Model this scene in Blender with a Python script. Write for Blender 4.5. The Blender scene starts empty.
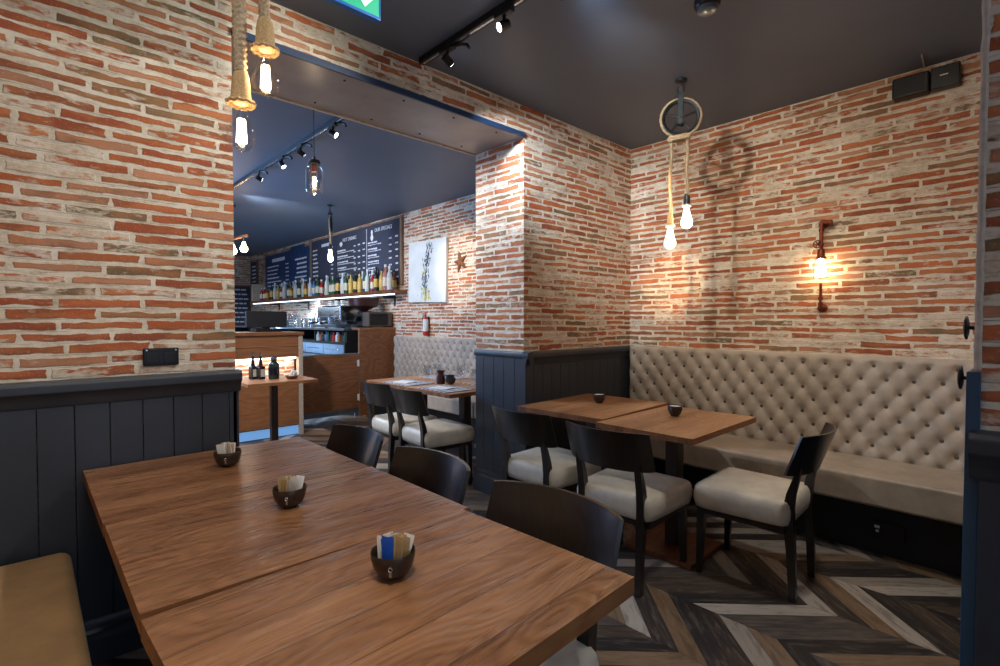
import bpy, bmesh, math, random
from mathutils import Vector, Matrix, noise as mnoise
PI = math.pi
rnd = random.Random(7)
SC = bpy.context.scene
COL = SC.collection

def lin(c):
    c = c / 255.0
    return c / 12.92 if c <= 0.04045 else ((c + 0.055) / 1.055) ** 2.4
def S(r, g, b): return (lin(r), lin(g), lin(b), 1.0)

# ------------------------------------------------------------------ node helper
class NT:
    def __init__(s, name):
        s.m = bpy.data.materials.new(name); s.m.use_nodes = True
        s.t = s.m.node_tree; s.t.nodes.clear()
        s.out = s.t.nodes.new('ShaderNodeOutputMaterial')
        s.b = s.t.nodes.new('ShaderNodeBsdfPrincipled')
        s.t.links.new(s.b.outputs[0], s.out.inputs[0])
    def put(s, sock, v):
        if isinstance(v, bpy.types.NodeSocket): s.t.links.new(v, sock)
        else: sock.default_value = v
    def n(s, typ, ins=None, **props):
        nd = s.t.nodes.new(typ)
        for k, v in props.items(): setattr(nd, k, v)
        for k, v in (ins or {}).items(): s.put(nd.inputs[k], v)
        return nd
    def math(s, op, a, b=None, c=None, clamp=False):
        nd = s.t.nodes.new('ShaderNodeMath'); nd.operation = op; nd.use_clamp = clamp
        for i, v in enumerate((a, b, c)):
            if v is not None: s.put(nd.inputs[i], v)
        return nd.outputs[0]
    def ramp(s, f, stops, interp='LINEAR'):
        nd = s.t.nodes.new('ShaderNodeValToRGB'); cr = nd.color_ramp; cr.interpolation = interp
        while len(cr.elements) > 1: cr.elements.remove(cr.elements[-1])
        cr.elements[0].position, cr.elements[0].color = stops[0]
        for p, c in stops[1:]:
            e = cr.elements.new(p); e.color = c
        s.put(nd.inputs[0], f); return nd.outputs[0]
    def mix(s, f, a, b, mode='MIX'):
        nd = s.t.nodes.new('ShaderNodeMix'); nd.data_type = 'RGBA'; nd.blend_type = mode
        s.put(nd.inputs[0], f); s.put(nd.inputs[6], a); s.put(nd.inputs[7], b); return nd.outputs[2]
    def noise(s, vec, scale, detail=3.0, rough=0.55, dist=0.0):
        nd = s.n('ShaderNodeTexNoise', {'Scale': scale, 'Detail': detail, 'Roughness': rough, 'Distortion': dist})
        if vec is not None: s.put(nd.inputs['Vector'], vec)
        return nd.outputs['Fac']
    def xyz(s, x, y, z):
        return s.n('ShaderNodeCombineXYZ', {0: x, 1: y, 2: z}).outputs[0]
    def sep(s, v):
        return s.n('ShaderNodeSeparateXYZ', {0: v}).outputs
    def smooth(s, v, a, b):
        nd = s.n('ShaderNodeMapRange', {0: v, 1: a, 2: b, 3: 0.0, 4: 1.0}, interpolation_type='SMOOTHSTEP'); return nd.outputs[0]
    def bump(s, h, strength=0.5, dist=0.005):
        nd = s.n('ShaderNodeBump', {'Strength': strength, 'Distance': dist, 'Height': h}); s.put(s.b.inputs['Normal'], nd.outputs[0])
    def set(s, **k):
        for a, v in k.items(): s.put(s.b.inputs[a.replace('_', ' ')], v)

def plain(name, col, rough=0.5, metal=0.0, nscale=40.0, namt=0.12, bump=0.15, emit=None, estr=0.0, spec=None, coat=0.0):
    t = NT(name)
    tc = t.n('ShaderNodeTexCoord').outputs['Object']
    f = t.noise(tc, nscale, 4.0)
    lo = tuple(c * (1 - namt) for c in col[:3]) + (1,); hi = tuple(min(1, c * (1 + namt)) for c in col[:3]) + (1,)
    t.set(Base_Color=t.ramp(f, [(0.3, lo), (0.7, hi)]), Roughness=rough, Metallic=metal)
    if bump: t.bump(f, bump, 0.002)
    if emit: t.set(Emission_Color=emit, Emission_Strength=estr)
    if spec is not None: t.set(Specular_IOR_Level=spec)
    if coat: t.set(Coat_Weight=coat)
    return t.m

def brick_mat(name, course=0.0433, length=0.262, white=0.42, tone=1.0):
    t = NT(name)
    g = t.n('ShaderNodeNewGeometry'); P = t.sep(g.outputs['Position']); N = t.sep(g.outputs['True Normal'])
    isx = t.math('GREATER_THAN', t.math('ABSOLUTE', N[0]), 0.5)
    u = t.math('ADD', t.math('MULTIPLY', P[0], t.math('SUBTRACT', 1.0, isx)), t.math('MULTIPLY', t.math('ADD', P[1], 3.37), isx))
    z = P[2]
    p2 = t.xyz(u, z, t.math('MULTIPLY', isx, 5.0))
    ps = t.xyz(t.math('MULTIPLY', u, 0.42), z, t.math('MULTIPLY', isx, 5.0))      # stretched along the course
    n1 = t.noise(p2, 2.6, 2.0); n2 = t.noise(ps, 34.0, 3.0, 0.5); n3 = t.noise(p2, 110.0, 3.0); n4 = t.noise(ps, 16.0, 2.0, 0.5)
    zz = t.math('ADD', z, t.math('MULTIPLY', t.math('SUBTRACT', n1, 0.5), 0.020))
    row = t.math('DIVIDE', zz, course); ri = t.math('FLOOR', row); fr = t.math('FRACT', row)
    wr = t.n('ShaderNodeTexWhiteNoise', {'W': ri}, noise_dimensions='1D').outputs['Value']
    uo = t.math('ADD', t.math('DIVIDE', u, length), t.math('ADD', t.math('MULTIPLY', ri, 0.5), t.math('MULTIPLY', wr, 0.34)))
    ci = t.math('FLOOR', uo); fc = t.math('FRACT', uo)
    wn = t.n('ShaderNodeTexWhiteNoise', {'Vector': t.xyz(ci, ri, isx)}, noise_dimensions='3D')
    W = t.sep(wn.outputs['Color']); V = wn.outputs['Value']
    j = t.math('ADD', t.math('MULTIPLY', t.math('SUBTRACT', n2, 0.5), 0.019), t.math('MULTIPLY', t.math('SUBTRACT', n4, 0.5), 0.012))
    off = t.math('MULTIPLY', t.math('SUBTRACT', V, 0.5), 0.10)
    dz = t.math('MULTIPLY', t.math('SUBTRACT', 0.5, t.math('ABSOLUTE', t.math('SUBTRACT', t.math('ADD', fr, off), 0.5))), course)
    du = t.math('MULTIPLY', t.math('SUBTRACT', 0.5, t.math('ABSOLUTE', t.math('SUBTRACT', fc, 0.5))), length)
    ez = t.math('SUBTRACT', t.math('ADD', dz, j), t.math('ADD', 0.0046, t.math('MULTIPLY', W[1], 0.0068)))
    eu = t.math('SUBTRACT', t.math('ADD', du, j), 0.0085)
    d = t.math('MINIMUM', ez, eu)
    cloud = t.noise(p2, 1.7, 3.0, 0.6)
    patch = t.noise(ps, 46.0, 4.0, 0.62)
    blot = t.noise(ps, 13.0, 3.0, 0.6)
    wash = t.math('ADD', t.math('MULTIPLY', W[2], 0.62), t.math('ADD', t.math('MULTIPLY', cloud, 0.95), t.math('ADD', t.math('MULTIPLY', t.math('SUBTRACT', patch, 0.5), 1.1), t.math('MULTIPLY', t.math('SUBTRACT', blot, 0.5), 0.7))))
    wash = t.math('ADD', wash, t.math('MULTIPLY', t.math('MULTIPLY', t.smooth(P[0], 2.2, 2.7), t.smooth(P[1], 2.3, 2.45)), 0.05))  # slightly paler from the right pillar into the bar
    washm = t.smooth(wash, 1.30 - white, 1.30 - white + 0.22)
    edge = t.smooth(d, -0.0016, 0.0022)
    mask = t.math('MULTIPLY', edge, t.math('SUBTRACT', 1.0, t.math('MULTIPLY', washm, 0.88)))
    k = tone
    def c(r, g_, b): return S(r * k, g_ * k, b * k)
    bc = t.ramp(W[0], [(0.0, c(176, 98, 64)), (0.13, c(162, 88, 62)), (0.25, c(188, 118, 78)), (0.36, c(152, 84, 60)), (0.46, c(178, 130, 104)),
                       (0.57, c(142, 112, 84)), (0.64, c(186, 106, 72)), (0.76, c(122, 106, 82)), (0.83, c(192, 140, 112)), (0.92, c(150, 92, 66))], 'CONSTANT')
    bc = t.mix(t.math('MULTIPLY', t.smooth(blot, 0.48, 0.66), 0.7), bc, c(128, 88, 66))
    bc = t.mix(t.math('MULTIPLY', t.smooth(n4, 0.58, 0.40), 0.35), bc, c(206, 132, 84))
    bc = t.mix(t.math('MULTIPLY', t.smooth(n3, 0.55, 0.8), 0.45), bc, c(214, 184, 152))
    bc = t.mix(t.math('MULTIPLY', t.smooth(d, 0.006, 0.0), 0.35), bc, c(104, 70, 52))
    mc = t.ramp(t.noise(p2, 9.0, 5.0, 0.68), [(0.28, c(186, 173, 154)), (0.5, c(217, 207, 190)), (0.72, c(236, 230, 218))])
    mc = t.mix(t.math('MULTIPLY', t.smooth(patch, 0.50, 0.72), 0.5), mc, c(158, 132, 106))
    mc = t.mix(t.math('MULTIPLY', t.smooth(n3, 0.52, 0.36), 0.25), mc, c(238, 230, 214))
    ln = t.smooth(t.math('ABSOLUTE', t.math('SUBTRACT', fr, t.math('ADD', 0.02, t.math('MULTIPLY', n2, 0.04)))), 0.032, 0.0)
    ln = t.math('MULTIPLY', ln, t.smooth(t.noise(p2, 5.0, 2.0), 0.46, 0.58))
    mc = t.mix(t.math('MULTIPLY', ln, 0.6), mc, c(92, 76, 62))
    t.set(Base_Color=t.mix(mask, mc, bc), Roughness=0.85, Specular_IOR_Level=0.2)
    h = t.math('ADD', t.math('MULTIPLY', edge, 0.55), t.math('ADD', t.math('MULTIPLY', n3, 0.25), t.math('ADD', t.math('MULTIPLY', n2, 0.35), t.math('MULTIPLY', ln, -0.5))))
    t.bump(h, 0.6, 0.008)
    return t.m

def wood_mat(name, cols, axis=0, plank=0.1, rough=0.4, scale=1.0, bump=0.25, coat=0.0, gap=0.15, worn=None, pvar=0.3):
    """planks run along `axis` (object space); cols = dark, mid, light"""
    t = NT(name)
    o = t.n('ShaderNodeTexCoord').outputs['Object']; info = t.n('ShaderNodeObjectInfo').outputs['Random']
    P = t.sep(o)
    a = P[axis]; b = P[1] if axis == 0 else P[0]; cz = P[2]
    if axis == 2: b = t.math('ADD', P[0], P[1]); cz = P[1]
    off = t.math('MULTIPLY', info, 37.0)
    bi = t.math('DIVIDE', t.math('ADD', b, 20.0), plank); pi_ = t.math('FLOOR', bi); pf = t.math('FRACT', bi)
    pr = t.n('ShaderNodeTexWhiteNoise', {'W': t.math('ADD', pi_, off)}, noise_dimensions='1D').outputs['Value']
    v = t.xyz(t.math('ADD', t.math('MULTIPLY', a, 1.0), t.math('MULTIPLY', pr, 31.0)), t.math('MULTIPLY', b, 6.0), t.math('ADD', t.math('MULTIPLY', cz, 6.0), off))
    wob = t.noise(v, 1.25 * scale, 2.0, 0.45, 0.5)
    vk = t.n('ShaderNodeTexVoronoi', {'Vector': t.xyz(t.math('ADD', t.math('MULTIPLY', a, 1.9), off), t.math('ADD', t.math('MULTIPLY', b, 5.2), t.math('MULTIPLY', pr, 3.0)), off), 'Scale': 1.0, 'Randomness': 1.0}).outputs['Distance']
    kn = t.math('POWER', 2.718, t.math('MULTIPLY', t.math('POWER', t.math('MULTIPLY', vk, 3.4), 2.0), -1.0))
    wob = t.math('ADD', wob, t.math('MULTIPLY', kn, 0.42))
    rings = t.math('FRACT', t.math('MULTIPLY', wob, 11.0))
    rings = t.math('MULTIPLY', t.math('ABSOLUTE', t.math('SUBTRACT', rings, 0.5)), 2.0)
    fib = t.noise(t.xyz(t.math('MULTIPLY', a, 5.0), t.math('MULTIPLY', b, 75.0), t.math('MULTIPLY', cz, 75.0)), 1.3 * scale, 3.0, 0.6)
    tone_ = t.noise(t.xyz(t.math('MULTIPLY', a, 1.3), t.math('MULTIPLY', b, 8.0), off), 1.5, 3.0, 0.5)
    f = t.math('ADD', t.math('MULTIPLY', rings, 0.17), t.math('ADD', t.math('MULTIPLY', fib, 0.36), t.math('ADD', t.math('MULTIPLY', t.math('SUBTRACT', tone_, 0.30), 0.62), t.math('MULTIPLY', t.math('SUBTRACT', pr, 0.5), pvar))))
    col = t.ramp(f, [(0.12, cols[0]), (0.45, cols[1]), (0.80, cols[2])])
    g = t.smooth(t.math('MULTIPLY', t.math('SUBTRACT', 0.5, t.math('ABSOLUTE', t.math('SUBTRACT', pf, 0.5))), plank), 0.0, 0.0016)
    if gap: col = t.mix(t.math('MULTIPLY', t.math('SUBTRACT', 1.0, g), gap), col, tuple(c * 0.25 for c in cols[0][:3]) + (1,))
    if worn:
        wv = t.noise(t.xyz(t.math('MULTIPLY', a, 2.2), t.math('MULTIPLY', b, 11.0), off), 2.6, 4.0, 0.6, 0.4)
        col = t.mix(t.math('MULTIPLY', t.smooth(wv, 0.645, 0.69), 0.7), col, worn)
    t.set(Base_Color=col, Specular_IOR_Level=0.5)
    t.set(Roughness=t.math('ADD', rough - 0.07, t.math('MULTIPLY', fib, 0.16)))
    if coat: t.set(Coat_Weight=coat, Coat_Roughness=0.18)
    big = t.noise(t.xyz(t.math('MULTIPLY', a, 1.6), t.math('MULTIPLY', b, 7.0), off), 3.0, 2.0)
    t.bump(t.math('ADD', t.math('MULTIPLY', rings, 0.22), t.math('ADD', t.math('MULTIPLY', fib, 0.14), t.math('ADD', t.math('MULTIPLY', g, 0.35), t.math('MULTIPLY', big, 1.7)))), bump, 0.006)
    return t.m

def floor_mat():
    t = NT('chevron_wood_tiles')
    P = t.sep(t.n('ShaderNodeNewGeometry').outputs['Position'])
    W = 0.369; st = 0.120
    cx = t.math('DIVIDE', t.math('ADD', P[0], -2.585 + W * 20), W); ci = t.math('FLOOR', cx); cf = t.math('FRACT', cx)
    par = t.math('MULTIPLY', t.math('MODULO', ci, 2.0), 2.0); sgn = t.math('SUBTRACT', par, 1.0)   # even -> -1
    lx = t.math('MULTIPLY', cf, W)
    # even columns rise with x, odd columns fall with x
    fl = t.math('ADD', t.math('MULTIPLY', lx, sgn), t.math('MULTIPLY', t.math('SUBTRACT', 1.0, t.math('MULTIPLY', par, 0.5)), W))
    v = t.math('DIVIDE', t.math('ADD', t.math('ADD', P[1], 30.0), fl), st)
    vi = t.math('FLOOR', v); vf = t.math('FRACT', v)
    w = t.n('ShaderNodeTexWhiteNoise', {'Vector': t.xyz(ci, vi, 0.0)}, noise_dimensions='3D').outputs
    r = t.sep(w['Color'])
    along = t.math('MULTIPLY', t.math('SUBTRACT', P[1], t.math('MULTIPLY', P[0], sgn)), 0.707)
    across = t.math('MULTIPLY', t.math('ADD', P[1], t.math('MULTIPLY', P[0], sgn)), 0.707)
    gv = t.xyz(t.math('ADD', t.math('MULTIPLY', along, 5.0), t.math('MULTIPLY', r[1], 50.0)), t.math('MULTIPLY', across, 32.0), t.math('MULTIPLY', r[2], 9.0))
    gr = t.noise(gv, 1.4, 4.0, 0.65, 0.4)
    base = t.ramp(r[0], [(0.0, S(52, 47, 46)), (0.16, S(78, 66, 57)), (0.30, S(44, 41, 42)), (0.42, S(132, 108, 84)), (0.54, S(88, 80, 75)),
                         (0.64, S(158, 147, 134)), (0.73, S(62, 54, 49)), (0.82, S(182, 172, 160)), (0.92, S(124, 99, 74))], 'CONSTANT')
    col = t.mix(t.math('MULTIPLY', t.smooth(gr, 0.46, 0.68), 0.42), base, S(30, 26, 25))
    col = t.mix(t.math('MULTIPLY', t.smooth(gr, 0.5, 0.3), 0.3), col, S(150, 135, 118))
    e1 = t.math('MULTIPLY', t.math('SUBTRACT', 0.5, t.math('ABSOLUTE', t.math('SUBTRACT', vf, 0.5))), st)
    e2 = t.math('MULTIPLY', t.math('SUBTRACT', 0.5, t.math('ABSOLUTE', t.math('SUBTRACT', cf, 0.5))), W)
    g = t.smooth(t.math('MINIMUM', e1, e2), 0.0004, 0.0018)
    col = t.mix(g, S(28, 25, 24), col)
    t.set(Base_Color=col, Roughness=t.math('ADD', 0.38, t.math('MULTIPLY', gr, 0.25)), Specular_IOR_Level=0.4)
    t.bump(t.math('ADD', t.math('MULTIPLY', g, 0.6), t.math('MULTIPLY', gr, 0.4)), 0.3, 0.002)
    return t.m

def fabric_mat(name, col, rough=0.6, sheen=0.15):
    t = NT(name); o = t.n('ShaderNodeTexCoord').outputs['Object']
    f = t.noise(o, 7.0, 5.0, 0.6); g = t.noise(o, 240.0, 2.0)
    lo = tuple(c * 0.78 for c in col[:3]) + (1,); hi = tuple(min(1, c * 1.18) for c in col[:3]) + (1,)
    t.set(Base_Color=t.ramp(f, [(0.3, lo), (0.7, hi)]), Roughness=rough, Sheen_Weight=sheen)
    t.bump(t.math('ADD', t.math('MULTIPLY', f, 0.6), t.math('MULTIPLY', g, 0.25)), 0.25, 0.004)
    return t.m

def thin_glass(name, tint=(1, 1, 1, 1), refl=0.1, rough=0.03):
    t = NT(name)
    t.t.nodes.remove(t.b)
    tr = t.n('ShaderNodeBsdfTransparent', {'Color': tint}); gl = t.n('ShaderNodeBsdfGlossy', {'Roughness': rough})
    lw = t.n('ShaderNodeLayerWeight', {'Blend': 0.25}).outputs['Facing']
    f = t.math('ADD', t.math('MULTIPLY', t.math('POWER', lw, 2.0), 0.55), refl, clamp=True)
    mx = t.n('ShaderNodeMixShader', {0: f, 1: tr.outputs[0], 2: gl.outputs[0]})
    t.t.links.new(mx.outputs[0], t.out.inputs[0]); return t.m

def emis(name, col, st):
    t = NT(name); t.set(Base_Color=tuple(.5*c for c in col[:3]) + (1,), Emission_Color=col, Emission_Strength=st, Roughness=0.5); return t.m

def rope_mat():
    t = NT('natural_jute_rope'); o = t.n('ShaderNodeTexCoord').outputs['Object']
    f = t.noise(o, 160.0, 3.0)
    t.set(Base_Color=t.ramp(f, [(0.3, S(150, 128, 100)), (0.7, S(204, 182, 150))]), Roughness=0.9)
    t.bump(f, 0.4, 0.002); return t.m

M = {}
M['brick'] = brick_mat('reclaimed_brick_with_lime_mortar')
M['floor'] = floor_mat()
M['ceil'] = plain('charcoal_ceiling_paint', S(92, 104, 124), 0.5, nscale=3, namt=0.05, bump=0.03)
M['navy'] = plain('dark_navy_panel_paint', S(48, 52, 60), 0.42, nscale=9, namt=0.10, bump=0.05)
M['bluepaint'] = plain('blue_frame_paint', S(44, 72, 98), 0.4, nscale=9, namt=0.08, bump=0.05)
M['soffit'] = plain('satin_dark_soffit_panel', S(150, 145, 141), 0.32, 0.15, nscale=5, namt=0.15, bump=0.04)
M['lip'] = plain('soffit_edge_blue_light', S(34, 56, 90), 0.4, nscale=6, namt=0.08, bump=0.03)  # blue light on the soffit edge put into its colour
M['table'] = wood_mat('oiled_oak_table_boards', (S(94, 60, 38), S(148, 103, 69), S(180, 132, 94)), 0, 0.115, 0.28, 1.0, 0.9, 0.12, 0.5, worn=S(104, 58, 32), pvar=0.22)
M['table2'] = wood_mat('lighter_oak_table_boards', (S(118, 78, 48), S(166, 118, 78), S(194, 148, 106)), 0, 0.10, 0.42, 1.0, 0.3, 0.05, 0.12)
M['tedge'] = wood_mat('pine_table_edge', (S(100, 60, 30), S(140, 90, 50), S(168, 116, 70)), 0, 0.05, 0.5, 1.2, 0.2)
M['post'] = wood_mat('dark_oak_post', (S(34, 22, 15), S(58, 39, 27), S(78, 54, 38)), 2, 0.08, 0.45, 1.0, 0.2)
M['baseplate'] = wood_mat('red_brown_wood_base', (S(70, 36, 20), S(112, 62, 34), S(140, 84, 50)), 0, 0.12, 0.4, 1.0, 0.2)
M['chair'] = wood_mat('wenge_stained_beech', (S(20, 15, 13), S(34, 27, 23), S(46, 37, 32)), 2, 0.5, 0.30, 1.0, 0.06, 0.3, 0.0)
M['cream'] = fabric_mat('cream_leatherette', S(214, 205, 186), 0.42, 0.05)
M['taupe'] = fabric_mat('taupe_suede_fabric', S(178, 164, 149), 0.62)
M['taupe_shade'] = fabric_mat('shaded_button_fabric', S(92, 80, 70), 0.7)  # buttons darkened for the shade in the tufting dimples
M['seatfab'] = fabric_mat('taupe_seat_leather', S(166, 150, 131), 0.45, 0.05)
M['tan'] = fabric_mat('tan_brown_leather', S(168, 134, 92), 0.45, 0.05)
M['black'] = plain('black_satin_plastic', S(11, 11, 13), 0.40, nscale=60, bump=0.05)
M['plinth'] = plain('matt_black_plinth_paint', S(24, 24, 26), 0.6, nscale=20, bump=0.08)
M['iron'] = plain('blackened_iron', S(52, 58, 64), 0.45, 0.7, nscale=60, namt=0.3, bump=0.2)
M['chrome'] = plain('brushed_steel', S(190, 195, 200), 0.22, 1.0, nscale=80, namt=0.08, bump=0.05)
M['steel'] = plain('counter_stainless_steel', S(150, 165, 180), 0.28, 0.9, nscale=12, namt=0.12, bump=0.05)
M['copper'] = plain('aged_copper_pipe', S(126, 66, 48), 0.45, 0.7, nscale=90, namt=0.3, bump=0.2)
M['rope'] = rope_mat()
M['hessian'] = plain('hessian_wrap', S(190, 158, 112), 0.9, nscale=220, namt=0.25, bump=0.5)
M['glass'] = thin_glass('clear_bulb_glass', (0.97, 0.97, 0.97, 1), 0.14)
M['jarglass'] = thin_glass('clear_jar_glass', (0.92, 0.93, 0.93, 1), 0.22, 0.1)
M['winglass'] = thin_glass('window_glass', (0.95, 0.97, 1, 1), 0.06)
M['drinkglass'] = thin_glass('drinking_glass', (0.93, 0.95, 0.96, 1), 0.10)
M['fil'] = emis('glowing_filament', (1.0, 0.72, 0.40, 1), 16.0)
M['bulbglow'] = emis('lit_bulb_envelope', (1.0, 0.74, 0.44, 1), 26.0)
M['sconceglow'] = emis('lit_sconce_bulb', (1.0, 0.70, 0.38, 1), 60.0)
M['spotlens'] = emis('lit_spot_lens', (0.90, 0.95, 1.0, 1), 20.0)
M['led'] = emis('cool_led_strip', (0.72, 0.86, 1.0, 1), 3.5)
M['ledblue'] = emis('blue_led_kick_strip', (0.20, 0.44, 0.85, 1), 0.6)
M['ledwarm'] = emis('white_led_strip', (1.0, 0.93, 0.82, 1), 9.0)
M['exitgreen'] = emis('lit_green_sign_face', S(10, 176, 132), 0.75)
M['exitwhite'] = emis('lit_white_pictogram', (0.85, 1.0, 0.97, 1), 1.0)
M['exitframe'] = plain('blue_translucent_sign_frame', S(28, 104, 190), 0.3, bump=0.0)
M['barwood'] = wood_mat('walnut_bar_panel', (S(104, 62, 36), S(150, 98, 60), S(176, 122, 78)), 0, 0.13, 0.42, 0.8, 0.15, 0.1, 0.25, pvar=0.2)
M['shelfwood'] = wood_mat('oak_shelf_board', (S(90, 52, 30), S(130, 82, 48), S(150, 100, 64)), 1, 0.2, 0.5)
M['slate'] = plain('chalkboard_slate', S(58, 62, 80), 0.7, nscale=8, namt=0.12, bump=0.04)
M['slateblue'] = plain('blue_chalkboard', S(36, 66, 108), 0.6, nscale=8, namt=0.15, bump=0.04)
M['chalk'] = plain('white_chalk', S(226, 228, 236), 0.9, nscale=120, namt=0.08, bump=0.0)
M['frame'] = wood_mat('pale_wood_board_frame', (S(96, 76, 62), S(140, 118, 100), S(170, 148, 128)), 2, 0.2, 0.6)
M['white'] = plain('white_enamel', S(226, 226, 222), 0.4, bump=0.02)
M['red'] = plain('red_enamel', S(176, 30, 30), 0.4, bump=0.02)
M['bowl'] = plain('hammered_dark_bronze_bowl', S(66, 54, 46), 0.36, 0.4, nscale=70, namt=0.3, bump=0.6)
M['sach_white'] = plain('white_paper_sachet', S(224, 220, 210), 0.6, nscale=50, namt=0.06, bump=0.1)
M['sach_kraft'] = plain('kraft_paper_sachet', S(186, 152, 102), 0.7, nscale=50, namt=0.1, bump=0.1)
M['sach_blue'] = plain('blue_paper_sachet', S(28, 78, 170), 0.5, nscale=50, namt=0.06, bump=0.1)
M['canvas'] = plain('pale_painted_canvas', S(222, 226, 226), 0.8, nscale=5, namt=0.08, bump=0.1)
M['paint_dark'] = plain('dark_green_blue_paint', S(50, 72, 86), 0.6, nscale=30, namt=0.35, bump=0.2)
M['paint_yellow'] = plain('yellow_green_paint', S(196, 184, 62), 0.6, nscale=30, namt=0.2, bump=0.2)
M['brownbox'] = plain('brown_grey_appliance_paint', S(84, 72, 64), 0.45, bump=0.05)
M['star'] = plain('rusty_starfish', S(120, 76, 48), 0.85, nscale=90, namt=0.3, bump=0.5)
M['corner'] = plain('pale_mortar_corner_bead', S(190, 174, 154), 0.85, nscale=45, namt=0.18, bump=0.5)
M['capbrown'] = plain('brown_glazed_pot', S(60, 30, 26), 0.35, bump=0.05)
M['mat'] = None
for nm, c in (('green', (36, 74, 48)), ('amber', (140, 78, 30)), ('clear', (190, 200, 205)), ('darkb', (28, 28, 34)), ('redb', (150, 34, 34)), ('pink', (176, 116, 106)), ('yellow', (190, 160, 80)), ('bluebt', (70, 110, 160)), ('olive', (34, 46, 36))):
    M['bt_' + nm] = plain('bottle_glass_' + nm, S(*c), 0.12, nscale=20, namt=0.1, bump=0.0, spec=0.6)
M['label_w'] = plain('white_bottle_label', S(205, 198, 180), 0.6, bump=0.0)
M['label_y'] = plain('gold_bottle_label', S(206, 170, 90), 0.5, bump=0.0)
M['cap_b'] = plain('black_bottle_cap', S(26, 26, 28), 0.4, bump=0.0)
M['cap_w'] = plain('white_bottle_cap', S(220, 220, 220), 0.4, bump=0.0)

def stripe_mat():
    t = NT('grey_striped_placemat'); P = t.sep(t.n('ShaderNodeTexCoord').outputs['Object'])
    f = t.math('FRACT', t.math('MULTIPLY', P[1], 17.0))
    t.set(Base_Color=t.ramp(f, [(0.0, S(206, 210, 218)), (0.45, S(86, 92, 106))], 'CONSTANT'), Roughness=0.7); return t.m
M['mat'] = stripe_mat()

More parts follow.
